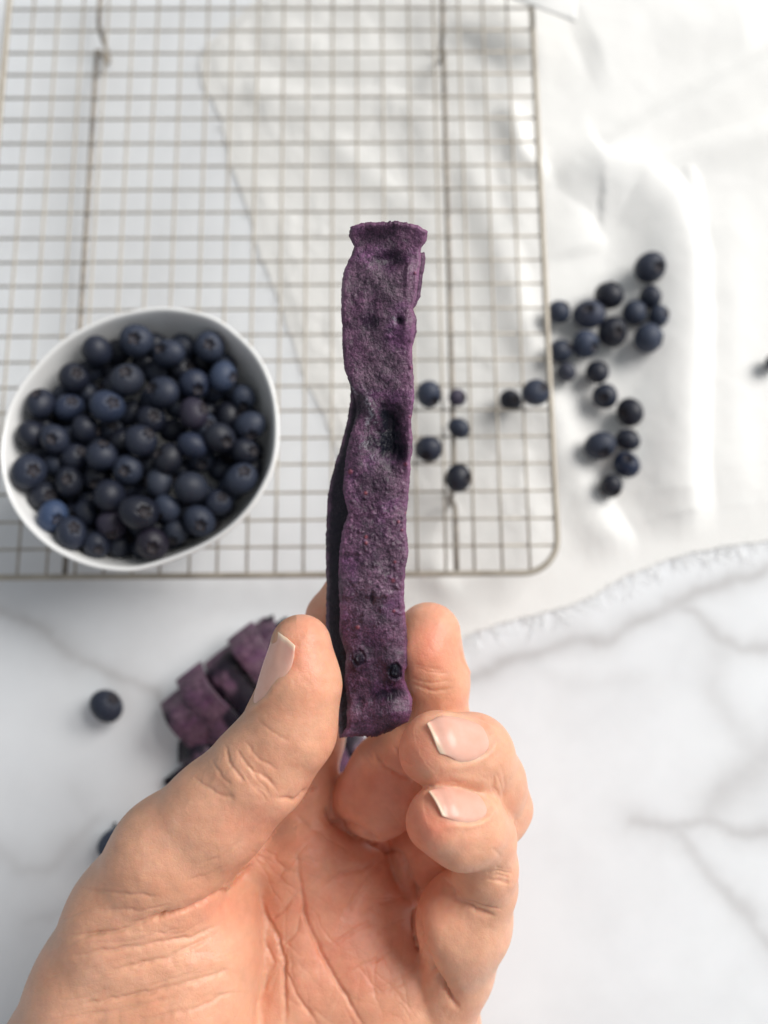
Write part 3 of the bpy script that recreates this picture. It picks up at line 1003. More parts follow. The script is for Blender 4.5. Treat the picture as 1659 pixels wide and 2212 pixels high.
strip = bpy.data.objects.new('fruit_leather_strip', None); C.objects.link(strip)
tag(strip, 'long purple dried fruit strip held upright between thumb and fingers', 'fruit strip')
seedrng = np.random.default_rng(4)
SEEDS = [(seedrng.uniform(742, 876), 1000 + 380 * seedrng.beta(1.6, 1.6), seedrng.uniform(2.6, 5.2), seedrng.uniform(0.12, 0.42)) for _ in range(230)]
SEEDS += [(seedrng.uniform(750, 885), seedrng.uniform(560, 1000), seedrng.uniform(2.2, 4.5), seedrng.uniform(0.08, 0.3)) for _ in range(80)]
SEEDS += [(x, y, 4.0, 0.45) for x, y in ((888, 793), (886, 948), (879, 1002), (893, 835), (868, 1020), (872, 1060))]
REDS = [(876, 1003, 4.5), (861, 1127, 3.4), (849, 1254, 4.5), (757, 1019, 5), (790, 1065, 4), (791, 1160, 4), (791, 1173, 4), (853, 1214, 3.5), (773, 1355, 4.5), (851, 1320, 3.5), (888, 794, 3),
        (878, 1108, 3), (886, 900, 3), (869, 1145, 3), (897, 590, 3)]


def front_feats(u, v, X, Y):
    h = 0.8 * noise2(X, Y, 42, 31, 3, 0.5) + 0.15 * noise2(X * 1.6, Y * 0.75, 7, 33, 4, 0.6)
    dark = np.zeros_like(X); red = np.zeros_like(X); glint = np.zeros_like(X)
    G = lambda x, y, sx, sy, rot=0.0: np.exp(-((((X - x) * math.cos(rot) + (Y - y) * math.sin(rot)) / sx) ** 2 + ((-(X - x) * math.sin(rot) + (Y - y) * math.cos(rot)) / sy) ** 2))
    jn = noise2(X, Y, 14, 35, 3, 0.6)
    core = np.exp(-((u - 0.52) / 0.26) ** 2)
    dark = np.maximum(dark, core * np.clip(0.30 + 0.5 * noise2(X, Y, 48, 36, 3, 0.6) + 0.25 * jn, 0, 1))
    # hollows of burst berries, with shade of top cup and rolled end painted in: (x, y, sx, sy, rot, depth, darkness)
    for x, y, sx, sy, r, dp, dk in ((845, 562, 34, 20, -.3, 2.2, .7), (812, 512, 44, 20, 0, .9, .5), (800, 690, 17, 34, .25, 1.1, .75), (812, 615, 34, 30, 0, .3, .35), (844, 940, 27, 58, .05, 3.4, 1.0), (838, 905, 20, 34, -.2, 1.2, 1.0), (830, 1582, 46, 16, -.15, .2, .7),
                                    (852, 975, 26, 24, 0, 1.6, .95), (806, 960, 14, 20, 0, .6, .8), (770, 880, 16, 26, .2, 1.8, .9), (757, 850, 9, 30, -.3, 1.2, .85), (863, 692, 8, 9, 0, 1.1, .9), (815, 750, 26, 28, 0, .3, .45),
                                    (808, 1060, 34, 40, 0, .4, .45), (800, 1395, 30, 30, 0, .5, .6), (835, 1500, 34, 14, -.25, 1.3, .85), (805, 1432, 58, 44, 0, .2, .55), (780, 1515, 10, 18, .4, .8, .6), (815, 1330, 22, 36, 0, .3, .4),
                                    (760, 905, 14, 20, 0, 1.0, .95), (835, 1215, 14, 24, 0, .35, .4), (803, 1290, 5, 14, .2, .7, .7)):
        g = G(x, y, sx, sy, r)
        h -= dp * g
        dark = np.maximum(dark, dk * np.clip(g ** 0.6 * (1.45 + 0.7 * jn) - 0.12, 0, 1))
    # welts and lumps of berry skin: (x, y, sx, sy, rot, height, darkness)
    for x, y, sx, sy, r, hh, dk in ((828, 1284, 22, 6, -.05, .8, .1), (812, 1294, 8, 10, 0, .6, .1), (774, 1424, 19, 21, 0, 1.4, .9), (851, 1452, 22, 28, .2, 2.5, 1.0), (866, 1415, 14, 12, 0, .5, .4), (876, 705, 8, 30, .1, .9, .1),
                                    (815, 905, 9, 30, -.45, 1.2, .6), (795, 870, 8, 24, -.5, 1.2, .5), (862, 870, 26, 24, 0, .6, 0), (776, 988, 16, 30, 0, .8, 0), (880, 980, 7, 40, 0, .9, 0), (745, 640, 12, 60, 0, .7, 0),
                                    (880, 600, 6, 40, .05, .8, 0), (820, 1545, 50, 10, -.2, .9, 0)):
        g = G(x, y, sx, sy, r)
        h += hh * g
        dark = np.maximum(dark, dk * np.clip(g * (1.3 + 0.6 * jn), 0, 1))
    # ringed berry crowns
    for x, y, r0, a in ((774, 1424, 18, 0.45), (853, 1450, 18, 0.55), (846, 1474, 12, 0.4)):
        rr = np.hypot(X - x, (Y - y) * 0.85) + 9 * noise2(X, Y, 20, 48, 3, 0.6)
        h += a * (0.6 + 0.9 * noise2(X, Y, 20, 57, 2)) * np.exp(-((rr - r0) / 4.5) ** 2) - a * 0.9 * np.exp(-((rr - r0 * 0.62) / 3.5) ** 2)
        h += 0.35 * np.exp(-(rr / 12) ** 2) * noise2(X, Y, 6, 41, 2)
        dark = np.maximum(dark, 0.6 * np.exp(-(rr / 26) ** 4))
    wr = noise2(X * 2.4, Y * 0.9, 8, 43, 4, 0.65)
    h += 0.75 * wr * np.clip(dark - 0.45, 0, 1)
    for x, y, r, hh in SEEDS:
        m = (np.abs(X - x) < 3 * r) & (np.abs(Y - y) < 3 * r)
        h[m] += hh * np.exp(-(((X[m] - x) ** 2 + (Y[m] - y) ** 2) / r ** 2) ** 1.4)
    for x, y, r in REDS:
        g = np.exp(-(((X - x) ** 2 + (Y - y) ** 2) / r ** 2) ** 1.6)
        h += 0.35 * g; red = np.maximum(red, 0.85 * g)
    fn = noise2(X, Y, 4.0, 44, 2, 0.8)  # pale patches below paint the glints of wet wrinkles
    for x, y, sx, sy, r, a in ((853, 690, 4, 13, .35, .9), (800, 885, 6, 30, -.35, 1.0), (785, 962, 11, 18, .3, .65), (803, 905, 12, 12, 0, .5), (792, 912, 5, 8, 0, .9), (766, 846, 3, 16, -.5, .7), (806, 985, 7, 5, 0, .6)):
        glint = np.maximum(glint, a * np.clip(G(x, y, sx, sy, r) * 1.5 + 2.4 * fn - 0.75, 0, 1) * G(x, y, sx * 1.5, sy * 1.5, r))
    glint *= 0.6
    dark = np.maximum(dark, 0.75 * np.clip(noise2(X, Y, 75, 47, 4, 0.6) + 0.05, 0, 1))
    return h, dark * (1 - red), red, glint


FRONT_L = [(757, 478), (755, 500), (754, 511), (765, 533), (757, 554), (742, 589), (737, 624), (738, 678), (740, 745), (743, 798), (757, 833), (766, 860), (770, 885), (760, 930), (749, 972), (744, 1012), (740, 1062), (752, 1107),
           (739, 1148), (732, 1202), (731, 1255), (734, 1309), (734, 1368), (748, 1416), (744, 1470), (750, 1523), (748, 1571), (733, 1596)]
FRONT_R = [(926, 478), (924, 503), (919, 525), (909, 536), (910, 557), (905, 597), (901, 637), (891, 668), (897, 690), (896, 718), (891, 750), (892, 793), (895, 838), (893, 878), (888, 905), (891, 945), (892, 972), (888, 988), (884, 1056),
           (878, 1115), (878, 1142), (883, 1190), (876, 1226), (873, 1285), (878, 1360), (882, 1428), (874, 1452), (875, 1470), (890, 1508), (890, 1536), (880, 1560), (866, 1575), (858, 1596)]


def front_shape(u, v, X, Y):
    c = -1.6 * (2 * u - 1) ** 2 * (0.6 + 0.4 * np.sin(Y / 170.0))
    c += 0.8 * np.sin(Y / 95.0 + 1.0) + 0.5 * np.sin(Y / 51.0 + u * 2)
    c += 2.4 * np.exp(-((Y - 478) / 34) ** 2)                      # flared top lip leans to the eye
    c -= 3.5 * np.clip((Y - 1545) / 50, 0, 1) ** 1.5 * np.clip(u * 1.4 - 0.1, 0, 1)   # lower end rolls away
    return c


strip_layer('front_layer', FRONT_L, FRONT_R, [(0, 490), (0.2, 480), (0.45, 479), (0.6, 477), (0.85, 485), (1, 500)], [(0, 1594), (0.3, 1590), (0.6, 1592), (0.85, 1578), (1, 1560)],
            [(470, 3.0), (700, 0.0), (1000, -3.0), (1300, -5.0), (1600, -6.0)], 118, 760, front_shape, front_feats, 1.5, strip)


def back_feats(u, v, X, Y):
    h = 0.4 * noise2(X, Y, 30, 51, 4, 0.6) + 0.14 * noise2(X, Y, 6, 52, 3, 0.6)
    dark = np.clip(0.93 - 0.9 * np.exp(-((X - np.interp(Y, BL[:, 1], BL[:, 0])) / 7.0) ** 2) * (0.55 + 0.8 * noise2(X, Y, 18, 53, 3)), 0, 1)  # shade behind the front layer painted dark, lit outer edge left paler
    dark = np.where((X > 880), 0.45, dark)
    return h, dark, np.zeros_like(X), np.zeros_like(X)


BACK_L = [(768, 545), (760, 700), (762, 800), (757, 835), (757, 865), (749, 911), (738, 959), (722, 1007), (714, 1040), (708, 1068), (704, 1154), (704, 1226), (705, 1285), (704, 1345), (712, 1400), (722, 1470), (730, 1540), (733, 1594)]
BL = np.array(BACK_L, float)
BACK_R = [(917, 545), (920, 560), (913, 597), (908, 640), (893, 668), (901, 690), (900, 718), (888, 752), (870, 800), (868, 1000), (866, 1300), (870, 1500), (850, 1590)]
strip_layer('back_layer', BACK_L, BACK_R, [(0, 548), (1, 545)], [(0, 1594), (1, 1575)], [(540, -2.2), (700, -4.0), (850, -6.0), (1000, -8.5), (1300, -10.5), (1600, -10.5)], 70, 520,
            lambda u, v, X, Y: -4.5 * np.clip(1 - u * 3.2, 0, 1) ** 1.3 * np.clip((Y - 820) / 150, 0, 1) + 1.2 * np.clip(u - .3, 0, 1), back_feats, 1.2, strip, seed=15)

# ------------------------------------------------------------------ the hand
# joints: x, y on the picture (1659 x 2212 sheet), mm towards the eye from the reference depth, radius on the sheet
THUMB = [(650, 1393, 1, 66), (650, 1480, 1, 80), (627, 1575, 0, 93), (562, 1662, -1, 101), (474, 1752, -3, 110), (372, 1852, -6, 128), (300, 1992, -11, 150), (262, 2150, -15, 188), (215, 2330, -17, 222), (250, 2520, -22, 215), (340, 2740, -28, 165)]
INDEX = [(660, 1800, -34, 74), (655, 1700, -38, 70), (675, 1590, -41, 68), (700, 1440, -36, 62), (722, 1335, -28, 58), (748, 1283, -22, 52)]
MIDDLE = [(775, 1800, -52, 58), (768, 1730, -38, 60), (818, 1718, -29, 86), (842, 1676, -26, 88), (880, 1620, -24, 78), (940, 1565, -22, 72), (942, 1470, -19, 69), (926, 1371, -18, 70)]
RING = [(890, 1880, -46, 74), (925, 1835, -40, 76), (1000, 1785, -28, 78), (1064, 1748, -17, 76), (1052, 1690, -8, 80), (1020, 1633, -1, 87), (945, 1615, 7, 79)]
LITTLE = [(935, 2210, -28, 84), (985, 2095, -22, 78), (1003, 1988, -15, 99), (1046, 1912, -9, 68), (1050, 1872, -4, 65), (1043, 1808, 0, 68), (1008, 1785, 6, 83), (955, 1768, 12, 73)]
PALM = [[(655, 1850, -32, 106), (640, 2060, -34, 130), (600, 2400, -34, 170)],
        [(750, 1890, -39, 98), (770, 2080, -36, 130), (720, 2400, -34, 170)],
        [(830, 1995, -43, 100), (850, 2140, -35, 130), (800, 2400, -32, 180)],
        [(930, 2120, -32, 90), (905, 2240, -32, 120), (840, 2420, -30, 170)],
        [(560, 2300, -32, 200), (540, 2520, -31, 205), (560, 2740, -32, 160)],
        [(340, 2740, -28, 165), (350, 2920, -30, 150)], [(560, 2740, -32, 160), (560, 2920, -32, 150)], [(840, 2420, -30, 170), (700, 2740, -30, 140), (680, 2920, -30, 135)]]
THENAR = [[(400, 2055, -11, 152), (372, 2200, -9, 168), (350, 2420, -12, 200)], [(498, 1928, -20, 62), (448, 2080, -14, 104)]]

VOX = 0.62
lo = np.array([-128.0, -292.0, -68.0]); hi = np.array([50.0, -10.0, 26.0])     # mm: x, y, z(to the eye) about the reference depth
NX_, NY_, NZ_ = [int(v) for v in np.ceil((hi - lo) / VOX)]
ax = [lo[k] + VOX * np.arange(n) for k, n in enumerate((NX_, NY_, NZ_))]


def jm(j):
    """joint -> (x, y, z, r) in mm"""
    px, py, z, r = j
    D = D0 * 1000 - z
    return np.array([(px - 829.5) / FPX * D, -(py - 1106.0) / FPX * D, z, r / FPX * D])


BIG = np.float32(1e3)


def cone_into(G, a, b, k, margin=9.0):
    """smooth-union of a round cone (two spheres and their hull) into grid G"""
    p, q = a[:3], b[:3]
    rm = max(a[3], b[3]) + margin
    l_ = np.minimum(p, q) - rm; h_ = np.maximum(p, q) + rm
    i0 = np.maximum(((l_ - lo) / VOX).astype(int), 0); i1 = np.minimum(((h_ - lo) / VOX).astype(int) + 2, (NX_, NY_, NZ_))
    if (i1 <= i0).any():
        return
    X = ax[0][i0[0]:i1[0], None, None].astype(np.float32); Y = ax[1][None, i0[1]:i1[1], None].astype(np.float32); Z = ax[2][None, None, i0[2]:i1[2]].astype(np.float32)
    d = (q - p).astype(np.float32); L2 = float(d @ d) + 1e-9
    # round cone: project, then shift the foot point for the slope of the side
    t = ((X - p[0]) * d[0] + (Y - p[1]) * d[1] + (Z - p[2]) * d[2]) / np.float32(L2)
    dr = a[3] - b[3]; L = math.sqrt(L2)
    perp = np.sqrt(np.maximum((X - p[0]) ** 2 + (Y - p[1]) ** 2 + (Z - p[2]) ** 2 - t * t * np.float32(L2), 0))
    sl = dr / math.sqrt(max(L2 - dr * dr, 1e-6)) if L > abs(dr) else 0.0
    t = np.clip(t - perp * np.float32(sl / L), 0, 1)
    dist = np.sqrt((X - p[0] - t * d[0]) ** 2 + (Y - p[1] - t * d[1]) ** 2 + (Z - p[2] - t * d[2]) ** 2) - (a[3] + (b[3] - a[3]) * t).astype(np.float32)
    g = G[i0[0]:i1[0], i0[1]:i1[1], i0[2]:i1[2]]
    smin_into(g, dist, k)


def smin_into(g, d, k):
    if k <= 0:
        np.minimum(g, d, out=g)
        return
    h = np.maximum(np.float32(k) - np.abs(g - d), 0) / np.float32(k)
    np.minimum(g, d, out=g)
    g -= h * h * np.float32(k * 0.25)


def chain(G, js, k):
    js = [jm(j) for j in js]
    for a, b in zip(js[:-1], js[1:]):
        cone_into(G, a, b, k)


def new_grid():
    return np.full((NX_, NY_, NZ_), BIG, np.float32)


G = new_grid()
for c in PALM: chain(G, c, 9.0)
g2 = new_grid()
chain(g2, THUMB, 5.0)
for c in THENAR: chain(g2, c, 7.0)
smin_into(G, g2, 2.2)
for c, k in ((INDEX, 3.0), (MIDDLE, 2.2), (RING, 2.2), (LITTLE, 3.0)):
    g2.fill(BIG)
    chain(g2, c, 3.0)
    # pads and knuckles give the finger its bulges
    if c is RING:
        cone_into(g2, jm((918, 1632, 4, 50)), jm((975, 1668, 2, 52)), 4.0); cone_into(g2, jm((1120, 1745, -16, 24)), jm((1105, 1700, -12, 24)), 4.0)
    if c is LITTLE:
        cone_into(g2, jm((930, 1780, 8, 50)), jm((990, 1815, 9, 52)), 4.0); cone_into(g2, jm((960, 2000, -8, 52)), jm((985, 2060, -12, 50)), 5.0)
    if c is MIDDLE:
        cone_into(g2, jm((915, 1410, -12, 50)), jm((925, 1455, -13, 48)), 4.0)
    smin_into(G, g2, 0.7 if c is not INDEX else 1.6)
# webs between palm and finger roots
chain(G, [(520, 1850, -22, 46), (600, 1850, -30, 62), (660, 1830, -34, 80)], 4.0)
chain(G, [(700, 1810, -42, 60), (800, 1850, -48, 60), (900, 1950, -48, 60)], 3.0)
del g2


def surface_nets(G):
    S = G < 0
    c = S[:-1, :-1, :-1].astype(np.int8)
    cnt = np.zeros_like(c)
    for dx in (0, 1):
        for dy in (0, 1):
            for dz in (0, 1):
                cnt += S[dx:S.shape[0] - 1 + dx, dy:S.shape[1] - 1 + dy, dz:S.shape[2] - 1 + dz]
    act = (cnt > 0) & (cnt < 8)
    idx = np.full(act.shape, -1, np.int32)
    I = np.argwhere(act)
    idx[act] = np.arange(len(I))
    acc = np.zeros((len(I), 3)); num = np.zeros(len(I))
    corners = [(a, b, c_) for a in (0, 1) for b in (0, 1) for c_ in (0, 1)]
    val = {k: G[I[:, 0] + k[0], I[:, 1] + k[1], I[:, 2] + k[2]] for k in corners}
    for k in corners:
        for axi in range(3):
            if k[axi] == 0:
                e = list(k); e[axi] = 1; e = tuple(e)
                a, b = val[k], val[e]
                m = (a < 0) != (b < 0)
                t = np.where(m, a / np.where(m, a - b, 1), 0)
                for q in range(3):
                    acc[:, q] += np.where(m, k[q] + (t if q == axi else 0), 0)
                num += m
    V = I + acc / num[:, None]
    Fs = []
    for axi in range(3):
        sl0 = [slice(1, -1)] * 3; sl1 = [slice(1, -1)] * 3
        sl0[axi] = slice(0, -1); sl1[axi] = slice(1, None)
        a, b = S[tuple(sl0)], S[tuple(sl1)]
        E = np.argwhere(a != b)
        ins = a[tuple(E.T)]
        E = E + np.array([0 if q == axi else 1 for q in range(3)])
        u_, v_ = (axi + 1) % 3, (axi + 2) % 3
        quad = []
        for du, dv in ((-1, -1), (0, -1), (0, 0), (-1, 0)):
            P = E.copy(); P[:, u_] += du; P[:, v_] += dv
            quad.append(idx[tuple(P.T)])
        Q = np.stack(quad, 1)
        Q[~ins] = Q[~ins][:, ::-1]
        Fs.append(Q)
    return V, np.concatenate(Fs)


HV, HF = surface_nets(G)
HV = lo + HV * VOX


def laplace(V, F, it, lam=0.5):
    E = np.concatenate([F[:, [0, 1]], F[:, [1, 2]], F[:, [2, 3]], F[:, [3, 0]]])
    n = len(V)
    deg = np.bincount(E[:, 0], minlength=n) + np.bincount(E[:, 1], minlength=n)
    for _ in range(it):
        A = np.stack([np.bincount(E[:, 0], V[E[:, 1], q], n) + np.bincount(E[:, 1], V[E[:, 0], q], n) for q in range(3)], 1)
        V = V + lam * (A / np.maximum(deg, 1)[:, None] - V)
    return V


def normals(V, F):
    nrm = np.cross(V[F[:, 2]] - V[F[:, 0]], V[F[:, 3]] - V[F[:, 1]])
    n = len(V)
    N = np.stack([sum(np.bincount(F[:, c], nrm[:, q], n) for c in range(4)) for q in range(3)], 1)
    return N / (np.linalg.norm(N, axis=1)[:, None] + 1e-12)


HV = laplace(HV, HF, 4)


def subdivide(V, F):
    E = np.sort(np.concatenate([F[:, [k, (k + 1) % 4]] for k in range(4)]), 1).astype(np.int64)
    key = E[:, 0] * len(V) + E[:, 1]
    uq, inv = np.unique(key, return_inverse=True)
    a, b = uq // len(V), uq % len(V)
    n, m = len(V), len(F)
    e = n + inv.reshape(4, m)
    c = n + len(uq) + np.arange(m)
    V2 = np.concatenate([V, (V[a] + V[b]) / 2, V[F].mean(1)])
    Q = [np.stack([F[:, k], e[k], c, e[(k + 3) % 4]], 1) for k in range(4)]
    return V2, np.concatenate(Q)


HV, HF = subdivide(HV, HF)
HV = laplace(HV, HF, 3)
HN = normals(HV, HF)


def to_px(V):
    D = D0 * 1000 - V[:, 2]
    return V[:, 0] / D * FPX + 829.5, 1106.0 - V[:, 1] / D * FPX


hx, hy = to_px(HV)
bins = {}
bi = (hx // 5).astype(int) + 200; bj = (hy // 5).astype(int) + 200
key = bi * 2000 + bj
zmax = np.full(key.max() + 1, -1e9); np.maximum.at(zmax, key, HV[:, 2])
eye = -np.stack([HV[:, 0], HV[:, 1], HV[:, 2] - D0 * 1000], 1); eye /= np.linalg.norm(eye, axis=1)[:, None]
facing = np.clip((HN * eye).sum(1) * 4, 0, 1)
seen = np.clip((HV[:, 2] - zmax[key] + 5.5) / 2.0, 0, 1) * facing

# skin creases: polyline on the picture, half width px, depth mm
CREASES = [
    ([(642, 1845), (648, 1908), (656, 1972), (680, 2031), (715, 2095), (747, 2154), (790, 2225)], 7, 1.5),
    ([(560, 1920), (572, 1980), (604, 2035), (614, 2091), (614, 2154), (616, 2225)], 7, 1.5),
    ([(614, 2091), (640, 2150), (690, 2215)], 5, .7), ([(560, 2000), (590, 2080), (560, 2160), (545, 2220)], 6, .8),
    ([(648, 1920), (608, 1972), (584, 1984)], 5, .8), ([(656, 1960), (640, 2010), (612, 2045)], 5, .7), ([(590, 1850), (612, 1875), (645, 1890)], 4, .5),
    ([(826, 1845), (787, 1877), (739, 1885), (700, 1915)], 9, 1.1), ([(850, 1850), (800, 1890), (770, 1940), (740, 1990)], 9, .8), ([(860, 1940), (820, 1950), (780, 1985)], 6, .5),
    ([(700, 1740), (719, 1769), (771, 1793), (834, 1833), (850, 1838)], 6, 2.2),
    ([(850, 1825), (872, 1870), (890, 1916), (906, 1948)], 8, 2.4), ([(898, 1960), (898, 1988), (906, 2039), (933, 2103), (969, 2158), (990, 2180)], 7, 2.8),
    ([(961, 1895), (981, 1940), (1025, 1968), (1070, 1980)], 6, 1.5), ([(965, 1905), (1000, 1945), (1045, 1960), (1085, 1962)], 4, .6),
    ([(806, 1623), (826, 1654), (866, 1678), (906, 1690)], 6, 1.1), ([(850, 1610), (870, 1640), (890, 1655)], 5, .6),
    ([(545, 1868), (523, 1890), (486, 1929), (417, 1966), (347, 1987), (278, 1998)], 6, 2.6),
    ([(176, 1920), (278, 1934), (347, 1936)], 5, .5), ([(130, 2021), (255, 2012), (333, 1992), (420, 1966)], 6, .95), ([(130, 2068), (278, 2049), (417, 2026), (470, 2000)], 6, .7),
    ([(231, 2100), (370, 2068), (454, 2026)], 7, .95), ([(139, 2179), (324, 2146), (463, 2105), (495, 2091)], 7, .8), ([(100, 2205), (250, 2185), (400, 2150)], 6, .45), ([(300, 2205), (420, 2180), (510, 2140)], 7, .5),
    ([(200, 1965), (300, 1968), (370, 1955)], 5, .4), ([(400, 1905), (460, 1890), (500, 1860)], 5, .3), ([(430, 1870), (480, 1850), (520, 1815)], 5, .3),
    ([(486, 1605), (491, 1642), (514, 1674), (530, 1690)], 5, .7), ([(509, 1619), (546, 1665), (597, 1697)], 4.5, .5), ([(417, 1679), (463, 1711), (509, 1725)], 5, .45), ([(530, 1600), (560, 1640), (600, 1665)], 4, .4),
    ([(455, 1640), (480, 1680), (500, 1700)], 5, .35), ([(597, 1725), (639, 1734), (665, 1708), (690, 1700)], 6, .9), ([(600, 1850), (560, 1835)], 5, .4), ([(560, 1560), (600, 1590), (625, 1600)], 4, .3),
    ([(884, 1475), (930, 1492), (985, 1488)], 5, .5), ([(880, 1462), (930, 1478), (980, 1472)], 4, .3), ([(1080, 1650), (1092, 1700), (1086, 1735)], 5, .25), ([(1060, 1830), (1085, 1850)], 5, .3), ([(1050, 1900), (1100, 1905)], 4, .3), ([(1050, 1885), (1105, 1888)], 4, .25),
    ([(640, 1760), (670, 1790), (700, 1800)], 6, .5), ([(700, 2060), (760, 2010), (820, 1990)], 7, .4), ([(760, 2100), (830, 2060)], 6, .35), ([(800, 2150), (880, 2120)], 6, .35),
]
cr = np.random.default_rng(23)
for _ in range(95):   # fine print lines of the palm and finger pads
    x, y = cr.uniform(565, 890), cr.uniform(1770, 2215)
    if cr.random() < 0.25: x, y = cr.uniform(150, 520), cr.uniform(1950, 2215)
    a_ = cr.choice([1.25, 1.9, -0.45, 0.5]) + cr.normal(0, 0.25)
    if x < 540: a_ = -0.25 + cr.normal(0, 0.12)
    l_ = cr.uniform(25, 75)
    CREASES.append(([(x - l_ * math.cos(a_), y - l_ * math.sin(a_)), (x + cr.normal(0, 4), y + cr.normal(0, 4)), (x + l_ * math.cos(a_), y + l_ * math.sin(a_))], cr.uniform(2.8, 4.2), cr.uniform(0.10, 0.26)))
for x, y, dx, dy, k in ((925, 1455, 55, 6, 2), (1085, 1895, 26, 3, 4), (1068, 1700, 14, 30, 3), (560, 1690, 40, 34, 5), (800, 1655, 50, 30, 3)):
    for q in range(k):
        o_ = (q - k / 2) * 9 + cr.normal(0, 2)
        nx, ny = -dy / math.hypot(dx, dy) * o_, dx / math.hypot(dx, dy) * o_
        CREASES.append(([(x - dx * cr.uniform(.5, 1) + nx, y - dy + ny), (x + nx + cr.normal(0, 2), y + ny + 2), (x + dx * cr.uniform(.5, 1) + nx, y + dy + ny)], 3.2, cr.uniform(0.15, 0.35)))
wobx = noise2(hx, hy, 30, 71, 3, 0.6) * 5; woby = noise2(hx, hy, 30, 72, 3, 0.6) * 5
disp = np.zeros(len(HV))
brk = noise2(hx, hy, 34, 79, 3, 0.6)
cxs, cys = hx + wobx, hy + woby
for pts, w, dp in CREASES:
    pa = np.array(pts, float)
    near = np.flatnonzero((cxs > pa[:, 0].min() - 60) & (cxs < pa[:, 0].max() + 60) & (cys > pa[:, 1].min() - 60) & (cys < pa[:, 1].max() + 60))
    d, par = poly_dist(cxs[near], cys[near], pts)
    tp = np.clip(np.minimum(par, 1 - par) * 5 + 0.1, 0, 1)
    disp[near] -= dp * tp * (0.60 * (1 + 0.5 * brk[near]) * np.exp(-(d / (w * 0.72)) ** 2) + 0.34 * np.exp(-(d / (2.8 * w)) ** 2))
# soft unevenness of the flesh and fine stretch wrinkles over the thumb base
disp += 0.35 * noise2(hx, hy, 70, 73, 3, 0.5) + 0.10 * noise2(hx, hy, 18, 74, 3, 0.6)
tb = np.exp(-(((hx - 300) / 200) ** 2 + ((hy - 2080) / 140) ** 2))
disp += tb * 0.14 * noise2(hx * 0.25, hy + hx * 0.22, 13, 75, 3, 0.6)
kn = np.exp(-(((hx - 470) / 60) ** 2 + ((hy - 1660) / 60) ** 2))
disp += kn * 0.14 * noise2(hx * 0.8 + hy * 0.3, hy * 0.2, 9, 76, 3, 0.6)
HV = HV + HN * (disp * seen)[:, None]
HV = laplace(HV, HF, 1, 0.4)
HN = normals(HV, HF)


# ---- finger nails
def sdf(P):
    q = (P - lo) / VOX
    i = np.clip(np.floor(q).astype(int), 0, np.array([NX_, NY_, NZ_]) - 2)
    f = np.clip(q - i, 0, 1)
    r = 0
    for a in (0, 1):
        for b in (0, 1):
            for c in (0, 1):
                w = (f[:, 0] if a else 1 - f[:, 0]) * (f[:, 1] if b else 1 - f[:, 1]) * (f[:, 2] if c else 1 - f[:, 2])
                r = r + w * G[i[:, 0] + a, i[:, 1] + b, i[:, 2] + c]
    return r


def unit(v):
    v = np.asarray(v, float)
    return v / np.linalg.norm(v)


NAILS = []


